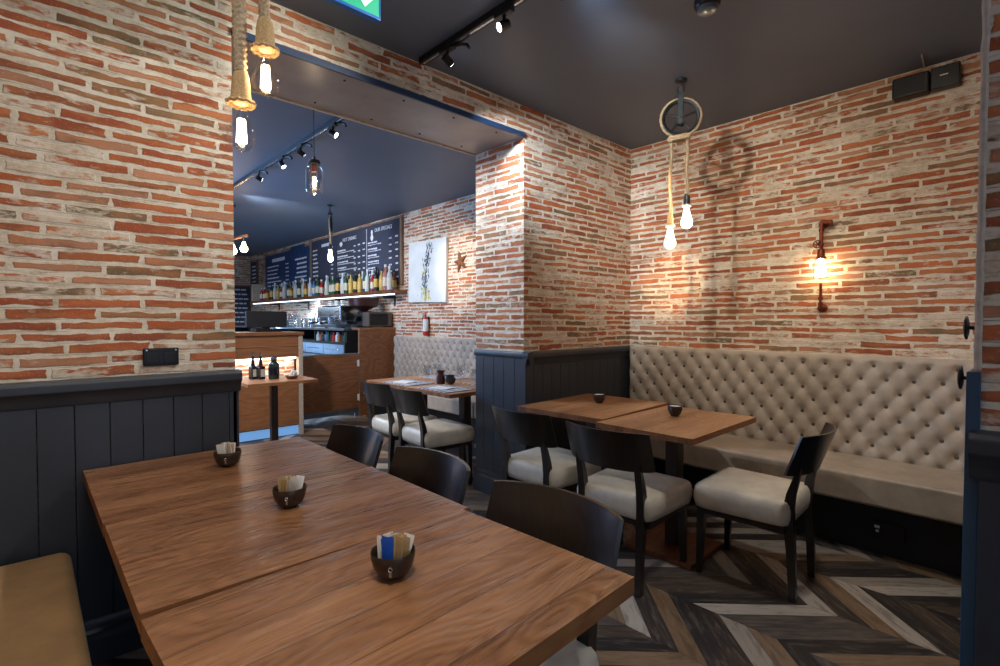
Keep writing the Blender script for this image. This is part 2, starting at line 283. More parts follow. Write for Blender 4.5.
# ------------------------------------------------------------------ mesh helper
class MB:
    def __init__(s): s.bm = bmesh.new()
    def _xf(s, verts, mat):
        if mat is not None: bmesh.ops.transform(s.bm, matrix=mat, verts=verts)
    def box(s, x0, x1, y0, y1, z0, z1, bev=0.0, seg=2, mat=None):
        v = [s.bm.verts.new(p) for p in ((x0,y0,z0),(x1,y0,z0),(x1,y1,z0),(x0,y1,z0),(x0,y0,z1),(x1,y0,z1),(x1,y1,z1),(x0,y1,z1))]
        fs = [s.bm.faces.new([v[i] for i in q]) for q in ((0,3,2,1),(4,5,6,7),(0,1,5,4),(1,2,6,5),(2,3,7,6),(3,0,4,7))]
        if bev > 0:
            es = list({e for f in fs for e in f.edges})
            r = bmesh.ops.bevel(s.bm, geom=es, offset=bev, segments=seg, affect='EDGES', profile=0.5)
            v = list({w for f in r['faces'] for w in f.verts} | {w for w in v if w.is_valid})
        s._xf(v, mat); return s
    def cyl(s, p0, p1, r0, r1=None, n=16, caps=True):
        r1 = r0 if r1 is None else r1
        p0, p1 = Vector(p0), Vector(p1); d = (p1 - p0)
        q = d.to_track_quat('Z', 'Y').to_matrix()
        ra, rb = [], []
        for i in range(n):
            a = 2 * PI * i / n; c = q @ Vector((math.cos(a), math.sin(a), 0))
            ra.append(s.bm.verts.new(p0 + c * r0)); rb.append(s.bm.verts.new(p1 + c * r1))
        for i in range(n):
            k = (i + 1) % n; s.bm.faces.new((ra[i], ra[k], rb[k], rb[i]))
        if caps:
            if r0 > 1e-6: s.bm.faces.new(ra[::-1])
            if r1 > 1e-6: s.bm.faces.new(rb)
        return s
    def bar(s, p0, p1, w0, w1=None, d0=None, d1=None, bev=0.0):
        """square-section tapered bar from p0 to p1 (sections stay horizontal)"""
        w1 = w0 if w1 is None else w1; d0 = w0 if d0 is None else d0; d1 = w1 if d1 is None else d1
        p0, p1 = Vector(p0), Vector(p1); vs = []
        for p, w, d in ((p0, w0, d0), (p1, w1, d1)):
            for sx, sy in ((-1,-1),(1,-1),(1,1),(-1,1)): vs.append(s.bm.verts.new(p + Vector((sx*w/2, sy*d/2, 0))))
        fs = [s.bm.faces.new([vs[i] for i in q]) for q in ((3,2,1,0),(4,5,6,7),(0,1,5,4),(1,2,6,5),(2,3,7,6),(3,0,4,7))]
        if bev: bmesh.ops.bevel(s.bm, geom=list({e for f in fs for e in f.edges}), offset=bev, segments=2, affect='EDGES')
        return s
    def path(s, secs, close=False):
        """loft through list of equal-length vertex loops"""
        loops = [[s.bm.verts.new(p) for p in sec] for sec in secs]
        n = len(loops[0])
        rng = range(len(loops)) if close else range(len(loops) - 1)
        for k in rng:
            a, b = loops[k], loops[(k + 1) % len(loops)]
            for i in range(n):
                j = (i + 1) % n; s.bm.faces.new((a[i], a[j], b[j], b[i]))
        if not close:
            s.bm.faces.new(loops[0][::-1]); s.bm.faces.new(loops[-1])
        return s
    def tube(s, pts, r, n=8, twist=0.0, lobes=0, amp=0.0, close=False):
        pts = [Vector(p) for p in pts]; secs = []; N = len(pts)
        up = Vector((0.3, 0.7, 0.2)).normalized()
        ln = 0.0
        for i, p in enumerate(pts):
            if close: d = pts[(i+1) % N] - pts[i-1]
            else: d = pts[min(i+1, N-1)] - pts[max(i-1, 0)]
            d.normalize()
            if i: ln += (pts[i] - pts[i-1]).length
            a1 = (up - d * up.dot(d))
            if a1.length < 1e-4: a1 = d.orthogonal()
            a1.normalize(); up = a1; a2 = d.cross(a1); sec = []
            rr = r(i / max(1, N - 1)) if callable(r) else r
            for k in range(n):
                a = 2 * PI * k / n
                q = rr * (1 + (amp * math.cos(lobes * (a - ln * twist)) if lobes else 0))
                sec.append(p + (a1 * math.cos(a) + a2 * math.sin(a)) * q)
            secs.append(sec)
        return s.path(secs, close)
    def lathe(s, prof, n=24, c=(0, 0, 0), mat=None):
        c = Vector(c); rings = []; allv = []
        for r, z in prof:
            if r < 1e-6: ring = [s.bm.verts.new(c + Vector((0, 0, z)))]
            else: ring = [s.bm.verts.new(c + Vector((r * math.cos(2*PI*i/n), r * math.sin(2*PI*i/n), z))) for i in range(n)]
            rings.append(ring); allv += ring
        for a, b in zip(rings, rings[1:]):
            if len(a) == 1 and len(b) == 1: continue
            for i in range(n):
                j = (i + 1) % n
                if len(a) == 1: s.bm.faces.new((a[0], b[j], b[i]))
                elif len(b) == 1: s.bm.faces.new((a[i], a[j], b[0]))
                else: s.bm.faces.new((a[i], a[j], b[j], b[i]))
        s._xf(allv, mat); return s
    def prism(s, poly, z0, z1, mat=None):
        a = [s.bm.verts.new((x, y, z0)) for x, y in poly]; b = [s.bm.verts.new((x, y, z1)) for x, y in poly]
        n = len(poly); s.bm.faces.new(a[::-1]); s.bm.faces.new(b)
        for i in range(n):
            j = (i + 1) % n; s.bm.faces.new((a[i], a[j], b[j], b[i]))
        s._xf(a + b, mat); return s
    def extrude(s, prof, p0, p1, side):
        """profile [(out, z)] swept from p0 to p1; `side` = outward unit vector"""
        side = Vector(side); secs = []
        for p in (Vector(p0), Vector(p1)): secs.append([p + side * o + Vector((0, 0, z)) for o, z in prof])
        return s.path(secs)
    def torus(s, c, R, r, axis='Z', n=32, m=10, mat=None):
        v0 = len(s.bm.verts); loops = []
        for i in range(n):
            a = 2*PI*i/n; sec = []
            for k in range(m):
                b = 2*PI*k/m; q = R + r*math.cos(b)
                p = {'Z': (q*math.cos(a), q*math.sin(a), r*math.sin(b)), 'X': (r*math.sin(b), q*math.cos(a), q*math.sin(a)), 'Y': (q*math.cos(a), r*math.sin(b), q*math.sin(a))}[axis]
                P = Vector(p)
                if mat is not None: P = mat @ P
                sec.append(P + Vector(c))
            loops.append(sec)
        return s.path(loops, True)
    def build(s, name, mat, parent=None, loc=(0, 0, 0), rot=(0, 0, 0), smooth=38, mats=None):
        bm = s.bm
        bmesh.ops.recalc_face_normals(bm, faces=bm.faces[:])
        if smooth:
            lim = math.radians(smooth)
            for f in bm.faces: f.smooth = True
            for e in bm.edges:
                e.smooth = (len(e.link_faces) == 2 and e.calc_face_angle(0) < lim)
        me = bpy.data.meshes.new(name); bm.to_mesh(me); bm.free()
        o = bpy.data.objects.new(name, me); COL.objects.link(o)
        for m in (mats or [mat]): me.materials.append(m)
        o.location = loc; o.rotation_euler = rot
        if smooth and smooth < 45:
            wm = o.modifiers.new('weighted_normal', 'WEIGHTED_NORMAL'); wm.keep_sharp = True; wm.weight = 80
        if parent: o.parent = parent
        return o

def tag(o, label, cat, group=None, kind=None):
    if label: o['label'] = label
    if cat: o['category'] = cat
    if group: o['group'] = group
    if kind: o['kind'] = kind
    return o
def thing(name, label, cat, loc=(0, 0, 0), rz=0.0, group=None):
    o = bpy.data.objects.new(name, None); COL.objects.link(o); o.empty_display_size = 0.1
    o.location = loc; o.rotation_euler = (0, 0, rz)
    return tag(o, label, cat, group)
def struct(o): o['kind'] = 'structure'; return o
def dup(root, loc, rz=0.0, label=None, group=None):
    r = root.copy(); COL.objects.link(r); r.location = loc; r.rotation_euler = (0, 0, rz)
    if label: r['label'] = label
    if group: r['group'] = group
    for ch in list(root.children):
        c = ch.copy(); COL.objects.link(c); c.parent = r
        for g in list(ch.children):
            d = g.copy(); COL.objects.link(d); d.parent = c
    return r
ORD = ['first', 'second', 'third', 'fourth', 'fifth', 'sixth', 'seventh', 'eighth', 'ninth', 'tenth', 'eleventh', 'twelfth', 'thirteenth', 'fourteenth', 'fifteenth',
       'sixteenth', 'seventeenth', 'eighteenth', 'nineteenth', 'twentieth', 'twenty-first', 'twenty-second', 'twenty-third', 'twenty-fourth', 'twenty-fifth', 'twenty-sixth',
       'twenty-seventh', 'twenty-eighth', 'twenty-ninth', 'thirtieth', 'thirty-first', 'thirty-second', 'thirty-third', 'thirty-fourth', 'thirty-fifth', 'thirty-sixth', 'thirty-seventh', 'thirty-eighth', 'thirty-ninth', 'fortieth']

# ------------------------------------------------------------------ the room
YW, XW, HC = 2.464, 3.85, 2.77
YF = 2.975                      # far face of the thick wall
XL, XR = 0.683, 2.526           # the opening
YE, YS, XO, XB = 12.66, -1.8, -0.65, -1.6
NX, NY = 1.40, 0.095            # near partition corner
ZS = 2.555                      # soffit height

struct(MB().box(XB - .1, XW + .12, YS - .1, YE + .1, -0.1, 0.0).build('floor', M['floor']))
struct(MB().box(XB - .1, XW + .12, YS - .1, YE + .1, HC, HC + .1).build('ceiling', M['ceil']))
# thick wall with the opening, one mesh: left pier, right pier, lintel
m = MB()
poly = [(XB, 0), (XL, 0), (XL, ZS + .03), (XR, ZS + .03), (XR, 0), (XW, 0), (XW, HC), (XB, HC)]
m.prism(poly, -YF, -YW, mat=Matrix(((1,0,0,0),(0,0,-1,0),(0,1,0,0),(0,0,0,1))))
struct(m.build('wall_left', M['brick'], smooth=0))
struct(MB().box(XW, XW + .12, NY - .3, YE, 0, HC).build('wall_right', M['brick'], smooth=0))
struct(MB().box(XB, XW, YE, YE + .1, 0, HC).build('wall_bar_end', M['brick'], smooth=0))
struct(MB().box(XB - .1, XB, YF, YE, 0, HC).build('wall_bar_side', M['ceil'], smooth=0))
struct(MB().box(NX, XW, YS, NY, 0, HC).build('wall_near', M['brick'], smooth=0))
struct(MB().box(XO - .1, XO, YS, YW, 0, HC).build('wall_west', M['brick'], smooth=0))
# street wall with a shop window behind the camera
wx0, wx1, wz0, wz1 = -0.45, 1.15, 0.75, 2.35
m = MB()
m.box(XO, wx0, YS - .1, YS, 0, HC).box(wx1, NX, YS - .1, YS, 0, HC).box(wx0, wx1, YS - .1, YS, 0, wz0).box(wx0, wx1, YS - .1, YS, wz1, HC)
struct(m.build('wall_front', M['brick'], smooth=0))
w = struct(MB().box(wx0, wx1, YS - .06, YS - .055, wz0, wz1).build('window_1', M['winglass'], smooth=0))
m = MB()
for a, b, c, d in ((wx0, wx0 + .06, wz0, wz1), (wx1 - .06, wx1, wz0, wz1), (wx0 + .06, wx1 - .06, wz0, wz0 + .06), (wx0 + .06, wx1 - .06, wz1 - .06, wz1), (.32, .38, wz0 + .06, wz1 - .06)):
    m.box(a, b, YS - .09, YS - .02, c, d, .004)
m.build('window_frame', M['navy'], w)

# soffit lining of the opening: metal sheet, front edge tinted for blue light, pale strip for far highlight
s = struct(MB().box(XL, XR, YW + .004, YF - .01, ZS, ZS + .03).build('trim_1', M['soffit'], smooth=0))
struct(MB().box(XL - .0, XR, YW - .012, YW + .004, ZS - .004, ZS + .03, .003).build('trim_2', M['lip']))
struct(MB().box(XL, XR, YF - .01, YF + .012, ZS - .008, ZS + .03, .002).build('trim_3', M['corner']))  # bright line on the lintel's far edge, made as a pale strip
for k in range(5):
    for yy in (YW + .06, YF - .08): MB().lathe([(0, -.006), (.006, -.005), (.007, 0)], 10, (XL + .2 + k * .36, yy, ZS + .0005)).build('screw', M['iron'], s)

# wainscot: boards with grooves, moulded cap, stepped skirting
CAP = [(0, .985), (.028, .985), (.034, .995), (.034, 1.005), (.040, 1.022), (.052, 1.036), (.056, 1.042), (.056, 1.062), (.050, 1.070), (.046, 1.078), (0, 1.080)]
SKT = [(0, 0), (.045, 0), (.045, .085), (.040, .098), (.040, .118), (.030, .130), (.030, .150), (.022, .165), (0, .165)]
def boards(m, a0, a1, w, off, fixed, sgn, axis, z0=.165, z1=.985, t=.024):
    """vertical V-jointed boards between a0..a1 with joints at off + k*w"""
    cuts = [a0]; k = math.ceil((a0 - off) / w + 1e-3)
    while off + k * w < a1 - .01: cuts.append(off + k * w); k += 1
    cuts.append(a1)
    for p, q in zip(cuts, cuts[1:]):
        lo, hi = sorted((fixed, fixed + sgn * t))
        if axis == 'x': m.box(p + .0005, q - .0005, lo, hi, z0, z1, .0035, 2)
        else: m.box(lo, hi, p + .0005, q - .0005, z0, z1, .0035, 2)
m = MB(); boards(m, XO, XL, .1045, .0218, YW, -1, 'x')
m.extrude(CAP, (XO, YW, 0), (XL + .012, YW, 0), (0, -1, 0)); m.extrude(SKT, (XO, YW, 0), (XL + .004, YW, 0), (0, -1, 0))
m.box(XL - .02, XL + .006, YW - .024, YF, .165, .985, .003); m.extrude(CAP, (XL - .042, YW - .02, 0), (XL - .042, YF, 0), (1, 0, 0)); m.extrude(SKT, (XL - .038, YW - .02, 0), (XL - .038, YF, 0), (1, 0, 0))
struct(m.build('trim_4', M['navy']))
m = MB(); boards(m, XR - .006, XW, .098, 2.60, YW, -1, 'x'); boards(m, YW - .020, YF, .11, 2.55, XR + .018, -1, 'y', z1=1.05)
m.extrude(CAP, (XR - .014, YW, 0), (XW, YW, 0), (0, -1, 0)); m.extrude(CAP, (XR + .040, YW - .055, 0), (XR + .040, YF + .004, 0), (-1, 0, 0))
m.extrude(SKT, (XR - .008, YW, 0), (XW, YW, 0), (0, -1, 0)); m.extrude(SKT, (XR + .016, YW - .044, 0), (XR + .016, YF + .002, 0), (-1, 0, 0))
struct(m.build('trim_5', M['navy']))
# near partition: dark panel with cap facing the room, blue side panel, pale corner bead
m = MB(); boards(m, -1.7, NY - .011, .2, -.1, NX, -1, 'y'); m.extrude(CAP, (NX, -1.7, 0), (NX, NY + .002, 0), (-1, 0, 0)); m.extrude(SKT, (NX, -1.7, 0), (NX, NY - .011, 0), (-1, 0, 0))
struct(m.build('trim_6', M['navy']))
m = MB(); m.box(NX - .002, 3.40, NY - .004, NY + .010, 0, 1.195, .003).box(NX - .014, NX - .0005, NY - .0115, NY + .0105, 0, 1.196, .002)
struct(m.build('trim_7', M['bluepaint']))
m = MB(); pts = []
for i in range(60):
    z = 1.20 + (HC - 1.20) * i / 59; pts.append((NX + .001, NY - .0055 + .0022 * mnoise.noise((0, 0, z * 40)), z))
m.tube(pts, lambda u: .0065 + .0018 * mnoise.noise((3, 1, u * 60)), 8)
struct(m.build('trim_8', M['corner']))

# ------------------------------------------------------------------ tables
def table(name, label, cx, cy, w, d, rz=0.0, mat='table', group='wooden dining tables', th=.038, ztop=.745, edge='tedge', post=.075, base=.42, post_xy=(0, 0)):
    t = thing(name, label, 'table', (cx, cy, 0), rz, group)
    # planked top: a grid with a soft hand-planed wave
    m = MB(); nx, ny = 26, 22; x0, y0 = -w/2, -d/2; top = []
    sd = rnd.random() * 50
    for j in range(ny + 1):
        row = []
        for i in range(nx + 1):
            x, y = x0 + w*i/nx, y0 + d*j/ny
            e = min(i, nx - i, j, ny - j)
            z = ztop + (.0009 * mnoise.noise((x * 3 + sd, y * 11, sd)) if e > 0 else -.002)
            row.append(m.bm.verts.new((x, y, z)))
        top.append(row)
    for j in range(ny):
        for i in range(nx): m.bm.faces.new((top[j][i], top[j][i+1], top[j+1][i+1], top[j+1][i]))
    ring = [top[0][i] for i in range(nx + 1)] + [top[j][nx] for j in range(1, ny + 1)] + [top[ny][i] for i in range(nx - 1, -1, -1)] + [top[j][0] for j in range(ny - 1, 0, -1)]
    low = [m.bm.verts.new((v.co.x, v.co.y, ztop - th)) for v in ring]
    n = len(ring)
    for i in range(n): m.bm.faces.new((ring[i], low[i], low[(i+1) % n], ring[(i+1) % n])).material_index = 1
    m.bm.faces.new(low[::-1])
    m.build('tabletop', M[mat], t, mats=[M[mat], M[edge]])
    px, py = post_xy
    m = MB().box(px - post/2, px + post/2, py - post/2, py + post/2, .03, ztop - th - .02, .004); m.build('pedestal', M['post'], t)
    m = MB().box(px - .16, px + .16, py - .03, py + .03, ztop - th - .02, ztop - th, .002).box(px - .03, px + .03, py - .16, py + .16, ztop - th - .018, ztop - th, .002); m.build('top_bracket', M['plinth'], t)
    m = MB().box(px - base/2, px + base/2, py - base/2, py + base/2, 0, .03, .006); m.build('base_plate', M['baseplate'], t)
    return t
table('dining_table', 'oiled oak table against the left panelled wall, farthest of the joined row of three', .545, 2.078, .800, .676)
table('dining_table', 'oiled oak table in the middle of the joined row of three in the foreground', .550, 1.447, .804, .578, th=.042)
table('dining_table', 'oiled oak table nearest the viewer, front end of the joined row of three', .551, .866, .786, .572, math.radians(2.4), th=.041)
table('dining_table', 'pale oak two-seat table beside the navy brick pillar, near corner dining nook', 2.735, 2.016, .800, .640, math.radians(3), 'table2', th=.032, base=.40)
table('dining_table', 'pale oak two-seat table with wooden floor plate, front one of the nook pair', 2.660, 1.388, .790, .548, math.radians(.5), 'table2', th=.032, base=.40, post_xy=(.03, .035))
table('dining_table', 'laid wooden table in front of the far tufted bench, nearer one of that pair', 2.70, 3.325, .80, .62, 0, 'table2', th=.032, base=.40)
table('dining_table', 'laid wooden table in front of the far tufted bench, next to the bar gate', 2.70, 3.96, .80, .64, 0, 'table2', th=.032, base=.40)

# ------------------------------------------------------------------ chairs
def rounded_cushion(w, d, z0, z1, dome=.018, n=20):
    """upholstered seat: rounded sides, slightly domed, waisted at the back corners"""
    m = MB(); secs = []
    def outline(k, z, grow):
        pts = []
        for i in range(n * 4):
            a = 2 * PI * i / (n * 4); c, s_ = math.cos(a), math.sin(a); p = .18
            x = math.copysign(abs(c) ** p, c) * (w/2 - .012 + grow); y = math.copysign(abs(s_) ** p, s_) * (d/2 - .012 + grow)
            x *= 1 + .05 * (y / (d/2))                       # wider at the front
            pts.append((x * k, y * k, z))
        return pts
    H = z1 - z0
    for k, z, g in ((.96, z0, 0), (1, z0 + .008, .004), (1, z0 + H*.35, .012), (1, z0 + H*.65, .013), (1, z0 + H*.86, .008), (1, z1 - .004, 0), (.965, z1, 0)): secs.append(outline(k, z, g))
    for k in (.85, .65, .4, .15): secs.append(outline(k, z1 + dome * (1 - k * k), 0))
    m.path(secs); return m
def make_chair(label, group):
    t = thing('dining_chair', label, 'chair', (0, 0, 0), 0, group)
    rounded_cushion(.455, .45, .345, .462).build('seat', M['cream'], t, smooth=60)
    m = MB().box(-.205, .205, -.20, .205, .315, .347, .004); m.build('seat_frame', M['chair'], t)
    for sx in (-1, 1):
        m = MB(); x = sx * .165
        m.path([[(x + a*.5*ww, y + b*.5*dd, z) for a, b in ((-1,-1),(1,-1),(1,1),(-1,1))] for z, y, ww, dd in
                ((0, -.232, .026, .030), (.2, -.224, .032, .036), (.36, -.212, .036, .042), (.43, -.210, .037, .042), (.50, -.220, .036, .036), (.585, -.243, .034, .024), (.625, -.256, .030, .012), (.63, -.258, .028, .008))])
        m.build('leg', M['chair'], t)
    for sx in (-1, 1):
        m = MB().bar((sx * .19, .195, 0), (sx * .185, .185, .330), .026, .040, bev=.002); m.build('leg', M['chair'], t)
    # curved backrest: bowed plate, leaning back, ends towards the sitter
    m = MB(); n = 24; W2 = .238; secs = []
    def pt(u, v, o):      # u -1..1 across, v 0..1 up, o thickness
        ang = u * .62; R = W2 / math.sin(.62)
        x = R * math.sin(ang); fwd = R * (1 - math.cos(ang)) * (1.0)
        y = -.290 + fwd - v * .068; z = .590 + v * .195
        return (x - math.sin(ang) * o, y + math.cos(ang) * o, z)
    for i in range(n + 1):
        u = -1 + 2 * i / n; e = .006 if i in (0, n) else 0
        fl = 0.035 * (abs(u) ** 6)
        secs.append([pt(u, 0 + fl + e, .002), pt(u, 0 + fl, .009), pt(u, 0 + fl + e, .016), pt(u, .5, .016), pt(u, 1 - e - fl*.4, .015), pt(u, 1 - fl*.4, .009), pt(u, 1 - e - fl*.4, .003), pt(u, .5, .002)])
    m.path(secs); m.build('backrest', M['chair'], t, smooth=50)
    return t
chair0 = make_chair('dark bentwood chair with cream seat at the far end of the long foreground tables', 'dark chairs with cream seats')
CH = [ # x, y, facing angle of local +Y
 (.835, 2.16, 90, None),
 (.830, 1.57, 90, 'dark bentwood chair with cream seat at the middle of the long foreground tables'),
 (.835, .955, 93, 'dark bentwood chair at the near corner of the long foreground tables, closest to viewer'),
 (2.345, 2.055, -90, 'dark chair with cream seat beside the navy pillar, back turned to the viewer'),
 (2.312, 1.455, -87, 'dark chair with cream seat, back to viewer, at the front nook table'),
 (2.720, 1.006, 2.5, 'dark chair sideways at the end of the nook tables, cream seat fully in view'),
 (2.395, 3.800, -90, 'dark chair with cream seat at the far laid table, next to the bar gate'),
 (2.375, 3.290, -93, 'dark chair with cream seat at the far laid table, next to the navy pillar'),
]
for i, (x, y, a, lab) in enumerate(CH):
    c = chair0 if i == 0 else dup(chair0, (0, 0, 0), 0, lab)
    c.location = (x, y, 0); c.rotation_euler = (0, 0, math.radians(a))

# ------------------------------------------------------------------ benches
def tufted(y0, y1, rows, pitch, zr, xf, z0, z1, ybtn, depth=.034):
    """front of a deep-buttoned backrest facing -x; returns mesh and button points"""
    m = MB(); dy = .0085; dz = .0085
    ny = int((y1 - y0) / dy); nz = int((z1 - z0) / dz); V = []
    def h(y, z):
        a = (y - ybtn) / pitch; b = (zr - z) / (2 * rows)
        u, v = a + b, a - b
        s_ = abs(math.sin(PI * u) * math.sin(PI * v))
        du, dv = u - round(u), v - round(v)
        dd = math.sqrt((du*du + dv*dv) * .5) * pitch * 1.6
        k = .24 * s_ ** .7 + .76 * (1 - math.exp(-(dd / .034) ** 1.5))
        # flatten above first and below last row
        fade = min(1, max(0, (z - (zr + .02)) / .05)); k = k * (1 - fade) + fade * .9
        e = min(y - y0, y1 - y, z1 - z) ; k -= .55 * max(0, 1 - e / .03) ** 2
        return k
    for j in range(nz + 1):
        z = z0 + (z1 - z0) * j / nz
        V.append([m.bm.verts.new((xf + depth - depth * h(y0 + (y1 - y0) * i / ny, z), y0 + (y1 - y0) * i / ny, z)) for i in range(ny + 1)])
    for j in range(nz):
        for i in range(ny): m.bm.faces.new((V[j][i], V[j][i+1], V[j+1][i+1], V[j+1][i]))
    back = XW - .003
    ring = [V[0][i] for i in range(ny + 1)] + [V[j][ny] for j in range(1, nz + 1)] + [V[nz][i] for i in range(ny - 1, -1, -1)] + [V[j][0] for j in range(nz - 1, 0, -1)]
    low = [m.bm.verts.new((back, v.co.y, v.co.z)) for v in ring]; n = len(ring)
    for i in range(n): m.bm.faces.new((ring[i], low[i], low[(i+1) % n], ring[(i+1) % n]))
    m.bm.faces.new(low)
    return m
def bench(label, y0, y1, ybtn, pitch, vis, seams):
    t = thing('banquette', label, 'bench', (0, 0, 0), 0, 'tufted banquettes')
    zr, rp, nr = 1.022, .081, 7
    tufted(y0, y1, rp, pitch, zr, 3.735, .455, 1.076, ybtn).build('backrest', M['taupe'], t, smooth=80)
    rest = MB(); cnt = 0; base = None; pts = []
    for r in range(nr):
        z = zr - r * rp; off = 0 if r % 2 == 0 else .5
        k = math.ceil((y0 + .04 - ybtn) / pitch - off)
        while ybtn + (k + off) * pitch < y1 - .03: pts.append((ybtn + (k + off) * pitch, z)); k += 1
    pts.sort(key=lambda p: (not vis(*p), p[0] if y0 < 1 else -p[0]))
    prof = [(0, -.005), (.007, -.0045), (.0110, -.002), (.0120, .001), (.010, .004)]
    Rm = Matrix.Rotation(math.radians(90), 4, 'Y')
    for i, (y, z) in enumerate(pts):
        if i < 98 and vis(y, z):
            if base is None:
                m = MB(); m.lathe(prof, 12, mat=Rm); base = m.build('button', M['taupe_shade'], t, loc=(3.762, y, z))
            else:
                b = base.copy(); COL.objects.link(b); b.parent = t; b.location = (3.762, y, z)
        else:
            rest.lathe(prof, 8, mat=Matrix.Translation((3.762, y, z)) @ Rm); cnt += 1
    if cnt:
        o = rest.build('button', M['taupe_shade'], t); o['kind'] = 'stuff'
    cuts = [y0] + seams + [y1]
    for a, b in zip(cuts, cuts[1:]):
        m = MB().box(3.275, 3.752, a + .0015, b - .0015, .305, .468, .020, 4); m.build('seat', M['seatfab'], t)
    MB().box(3.44, XW - .003, y0 + .002, y1 - .002, 0, .304, .002).build('plinth', M['plinth'], t)
    return t
b1 = bench('long taupe deep-buttoned banquette along the right brick wall', NY + .016, 2.404, 2.365, .128, lambda y, z: True, [])
m = MB().box(3.426, 3.4402, .49, .64, .10, .185, .004); sk = m.build('power_socket', M['black'], b1)
m = MB()
for yy in (.60, .53): MB().box(3.4235, 3.4265, yy - .018, yy + .018, .112, .148, .001).build('socket_insert', M['plinth'], sk)
m = MB().box(3.422, 3.4262, .598, .622, .150, .166, .002).box(3.422, 3.4262, .601, .616, .128, .142, .002); m.build('socket_indicator', M['white'], sk)
bench('taupe deep-buttoned banquette at the far side of the opening below the painting', YF + .06, 6.19, 6.10, .128, lambda y, z: y > 4.50 and z > .66, [3.9, 5.0])
# bench at lower left
t = thing('banquette', 'tan leather bench at the lower left corner beside the long foreground tables', 'bench')
m = MB().box(-.50, .106, .05, 2.405, .30, .472, .034, 5); m.build('seat', M['tan'], t)
m = MB().box(-.49, -.02, .08, 2.38, 0, .30, .003); m.build('plinth', M['plinth'], t)
m = MB().box(XO + .004, -.48, .05, 2.395, 0, 1.05, .03, 4); m.build('backrest', M['tan'], t)
m = MB()
m.tube([(-.079, 2.39, .4715 - .012), (-.082, 2.36, .4715), (-.10, 1.8, .4715), (-.10, .1, .4715)], .003, 6); m.build('piping', M['taupe'], t)

# ------------------------------------------------------------------ bowls and sachets
def bowl_mesh(n=28, R=.046, H=.058, dark=True, facets=False):
    prof = [(0, 0), (.020, 0), (.024, .002), (.035, .011), (.0425, .026), (.0465, .042), (.0478, .056), (.0465, .0580), (.0448, .056), (.0435, .042), (.039, .026), (.031, .013), (.020, .007), (0, .006)]
    m = MB(); m.lathe(prof, n); return m
SACH = []
def sachets(cx, cy, z, spec, where, gname, seed):
    r = random.Random(seed); base = {}
    for i, (kind, ang, rad, lean) in enumerate(spec):
        mat = {'w': 'sach_white', 'k': 'sach_kraft', 'b': 'sach_blue'}[kind]
        if kind not in base:
            m = MB(); w, h, t = .0120, .074, .0016
            secs = []
            for zz, tt in ((0, .0003), (.004, .0004), (.010, t), (h*.5, t*1.25), (h - .010, t), (h - .004, .0004), (h, .0003)):
                secs.append([(-w, -tt, zz), (0, -tt*1.3, zz), (w, -tt, zz), (w, tt, zz), (0, tt*1.3, zz), (-w, tt, zz)])
            m.path(secs); o = m.build('sugar_sachet', M[mat]); base[kind] = o
            tag(o, None, 'sachet')
        else:
            o = base[kind].copy(); COL.objects.link(o)
        cname = {'w': 'white', 'k': 'brown kraft', 'b': 'blue'}[kind]
        tag(o, '%s paper sugar sachet standing in %s' % (cname, where), 'sachet', '%s sachets in %s' % (cname, where))
        a = math.radians(ang)
        o.location = (cx + rad * math.cos(a), cy + rad * math.sin(a), z + .013)
        o.rotation_euler = (r.uniform(-.20, .20) + lean[0], lean[1] + r.uniform(-.1, .1), math.radians(r.uniform(-55, 55) - 43))
# bowls: local camera direction is (-.35,-.8) etc.
BW = [(.573, .953, 'dark metal bowl of blue and kraft sugar sachets, nearest on the long tables', 'the nearest dark bowl on the long tables'),
      (.567, 1.526, 'dark metal bowl of brown and white sachets, middle one on the long tables', 'the middle dark bowl on the long tables'),
      (.553, 2.108, 'dark metal bowl of white sachets, farthest on the long tables by the wall', 'the farthest dark bowl on the long tables')]
b0 = None
for i, (x, y, lab, wh) in enumerate(BW):
    if b0 is None:
        o = b0 = thing('sugar_bowl', lab, 'bowl', (x, y, .7458), 0, 'dark sugar bowls on the long tables')
        bowl_mesh().build('bowl', M['bowl'], o, smooth=60)
        m = MB(); ca, sa = math.cos(math.radians(232)), math.sin(math.radians(232))
        m.tube([(.0475*ca - .004*sa*math.cos(q), .0475*sa + .004*ca*math.cos(q), .036 + .004*math.sin(q)) for q in [2*PI*k/12 for k in range(12)]], .0012, 6, close=True)
        m.cyl((.0480*ca, .0480*sa, .032), (.0455*ca, .0455*sa, .020), .0035, .0030, 8); m.build('metal_charm', M['chrome'], o)
    else: o = dup(b0, (x, y, .7458), i * .12, lab)
def fan(kinds, seed):
    r = random.Random(seed); out = []; n = len(kinds)
    for i, k in enumerate(kinds):
        # spread across the image-right direction (-43 deg) inside the bowl
        u = -1 + 2 * (i + .5) / n
        px = u * .019; py = r.uniform(-.010, .010)
        c, s_ = math.cos(math.radians(-43)), math.sin(math.radians(-43))
        x, y = px * c - py * s_, px * s_ + py * c
        out.append((k, math.degrees(math.atan2(y, x)), math.hypot(x, y), (r.uniform(-.16, .08), u * .17)))
    return out
sachets(.573, .953, .7458, fan('wbwbbwwkkkkkkwk', 3), BW[0][3], 'near', 3)
sachets(.567, 1.526, .7458, fan('kkkkkkwkwwwwww', 5), BW[1][3], 'mid', 5)
sachets(.553, 2.108, .7458, fan('wkwwwkwwwkwww', 8), BW[2][3], 'far', 8)
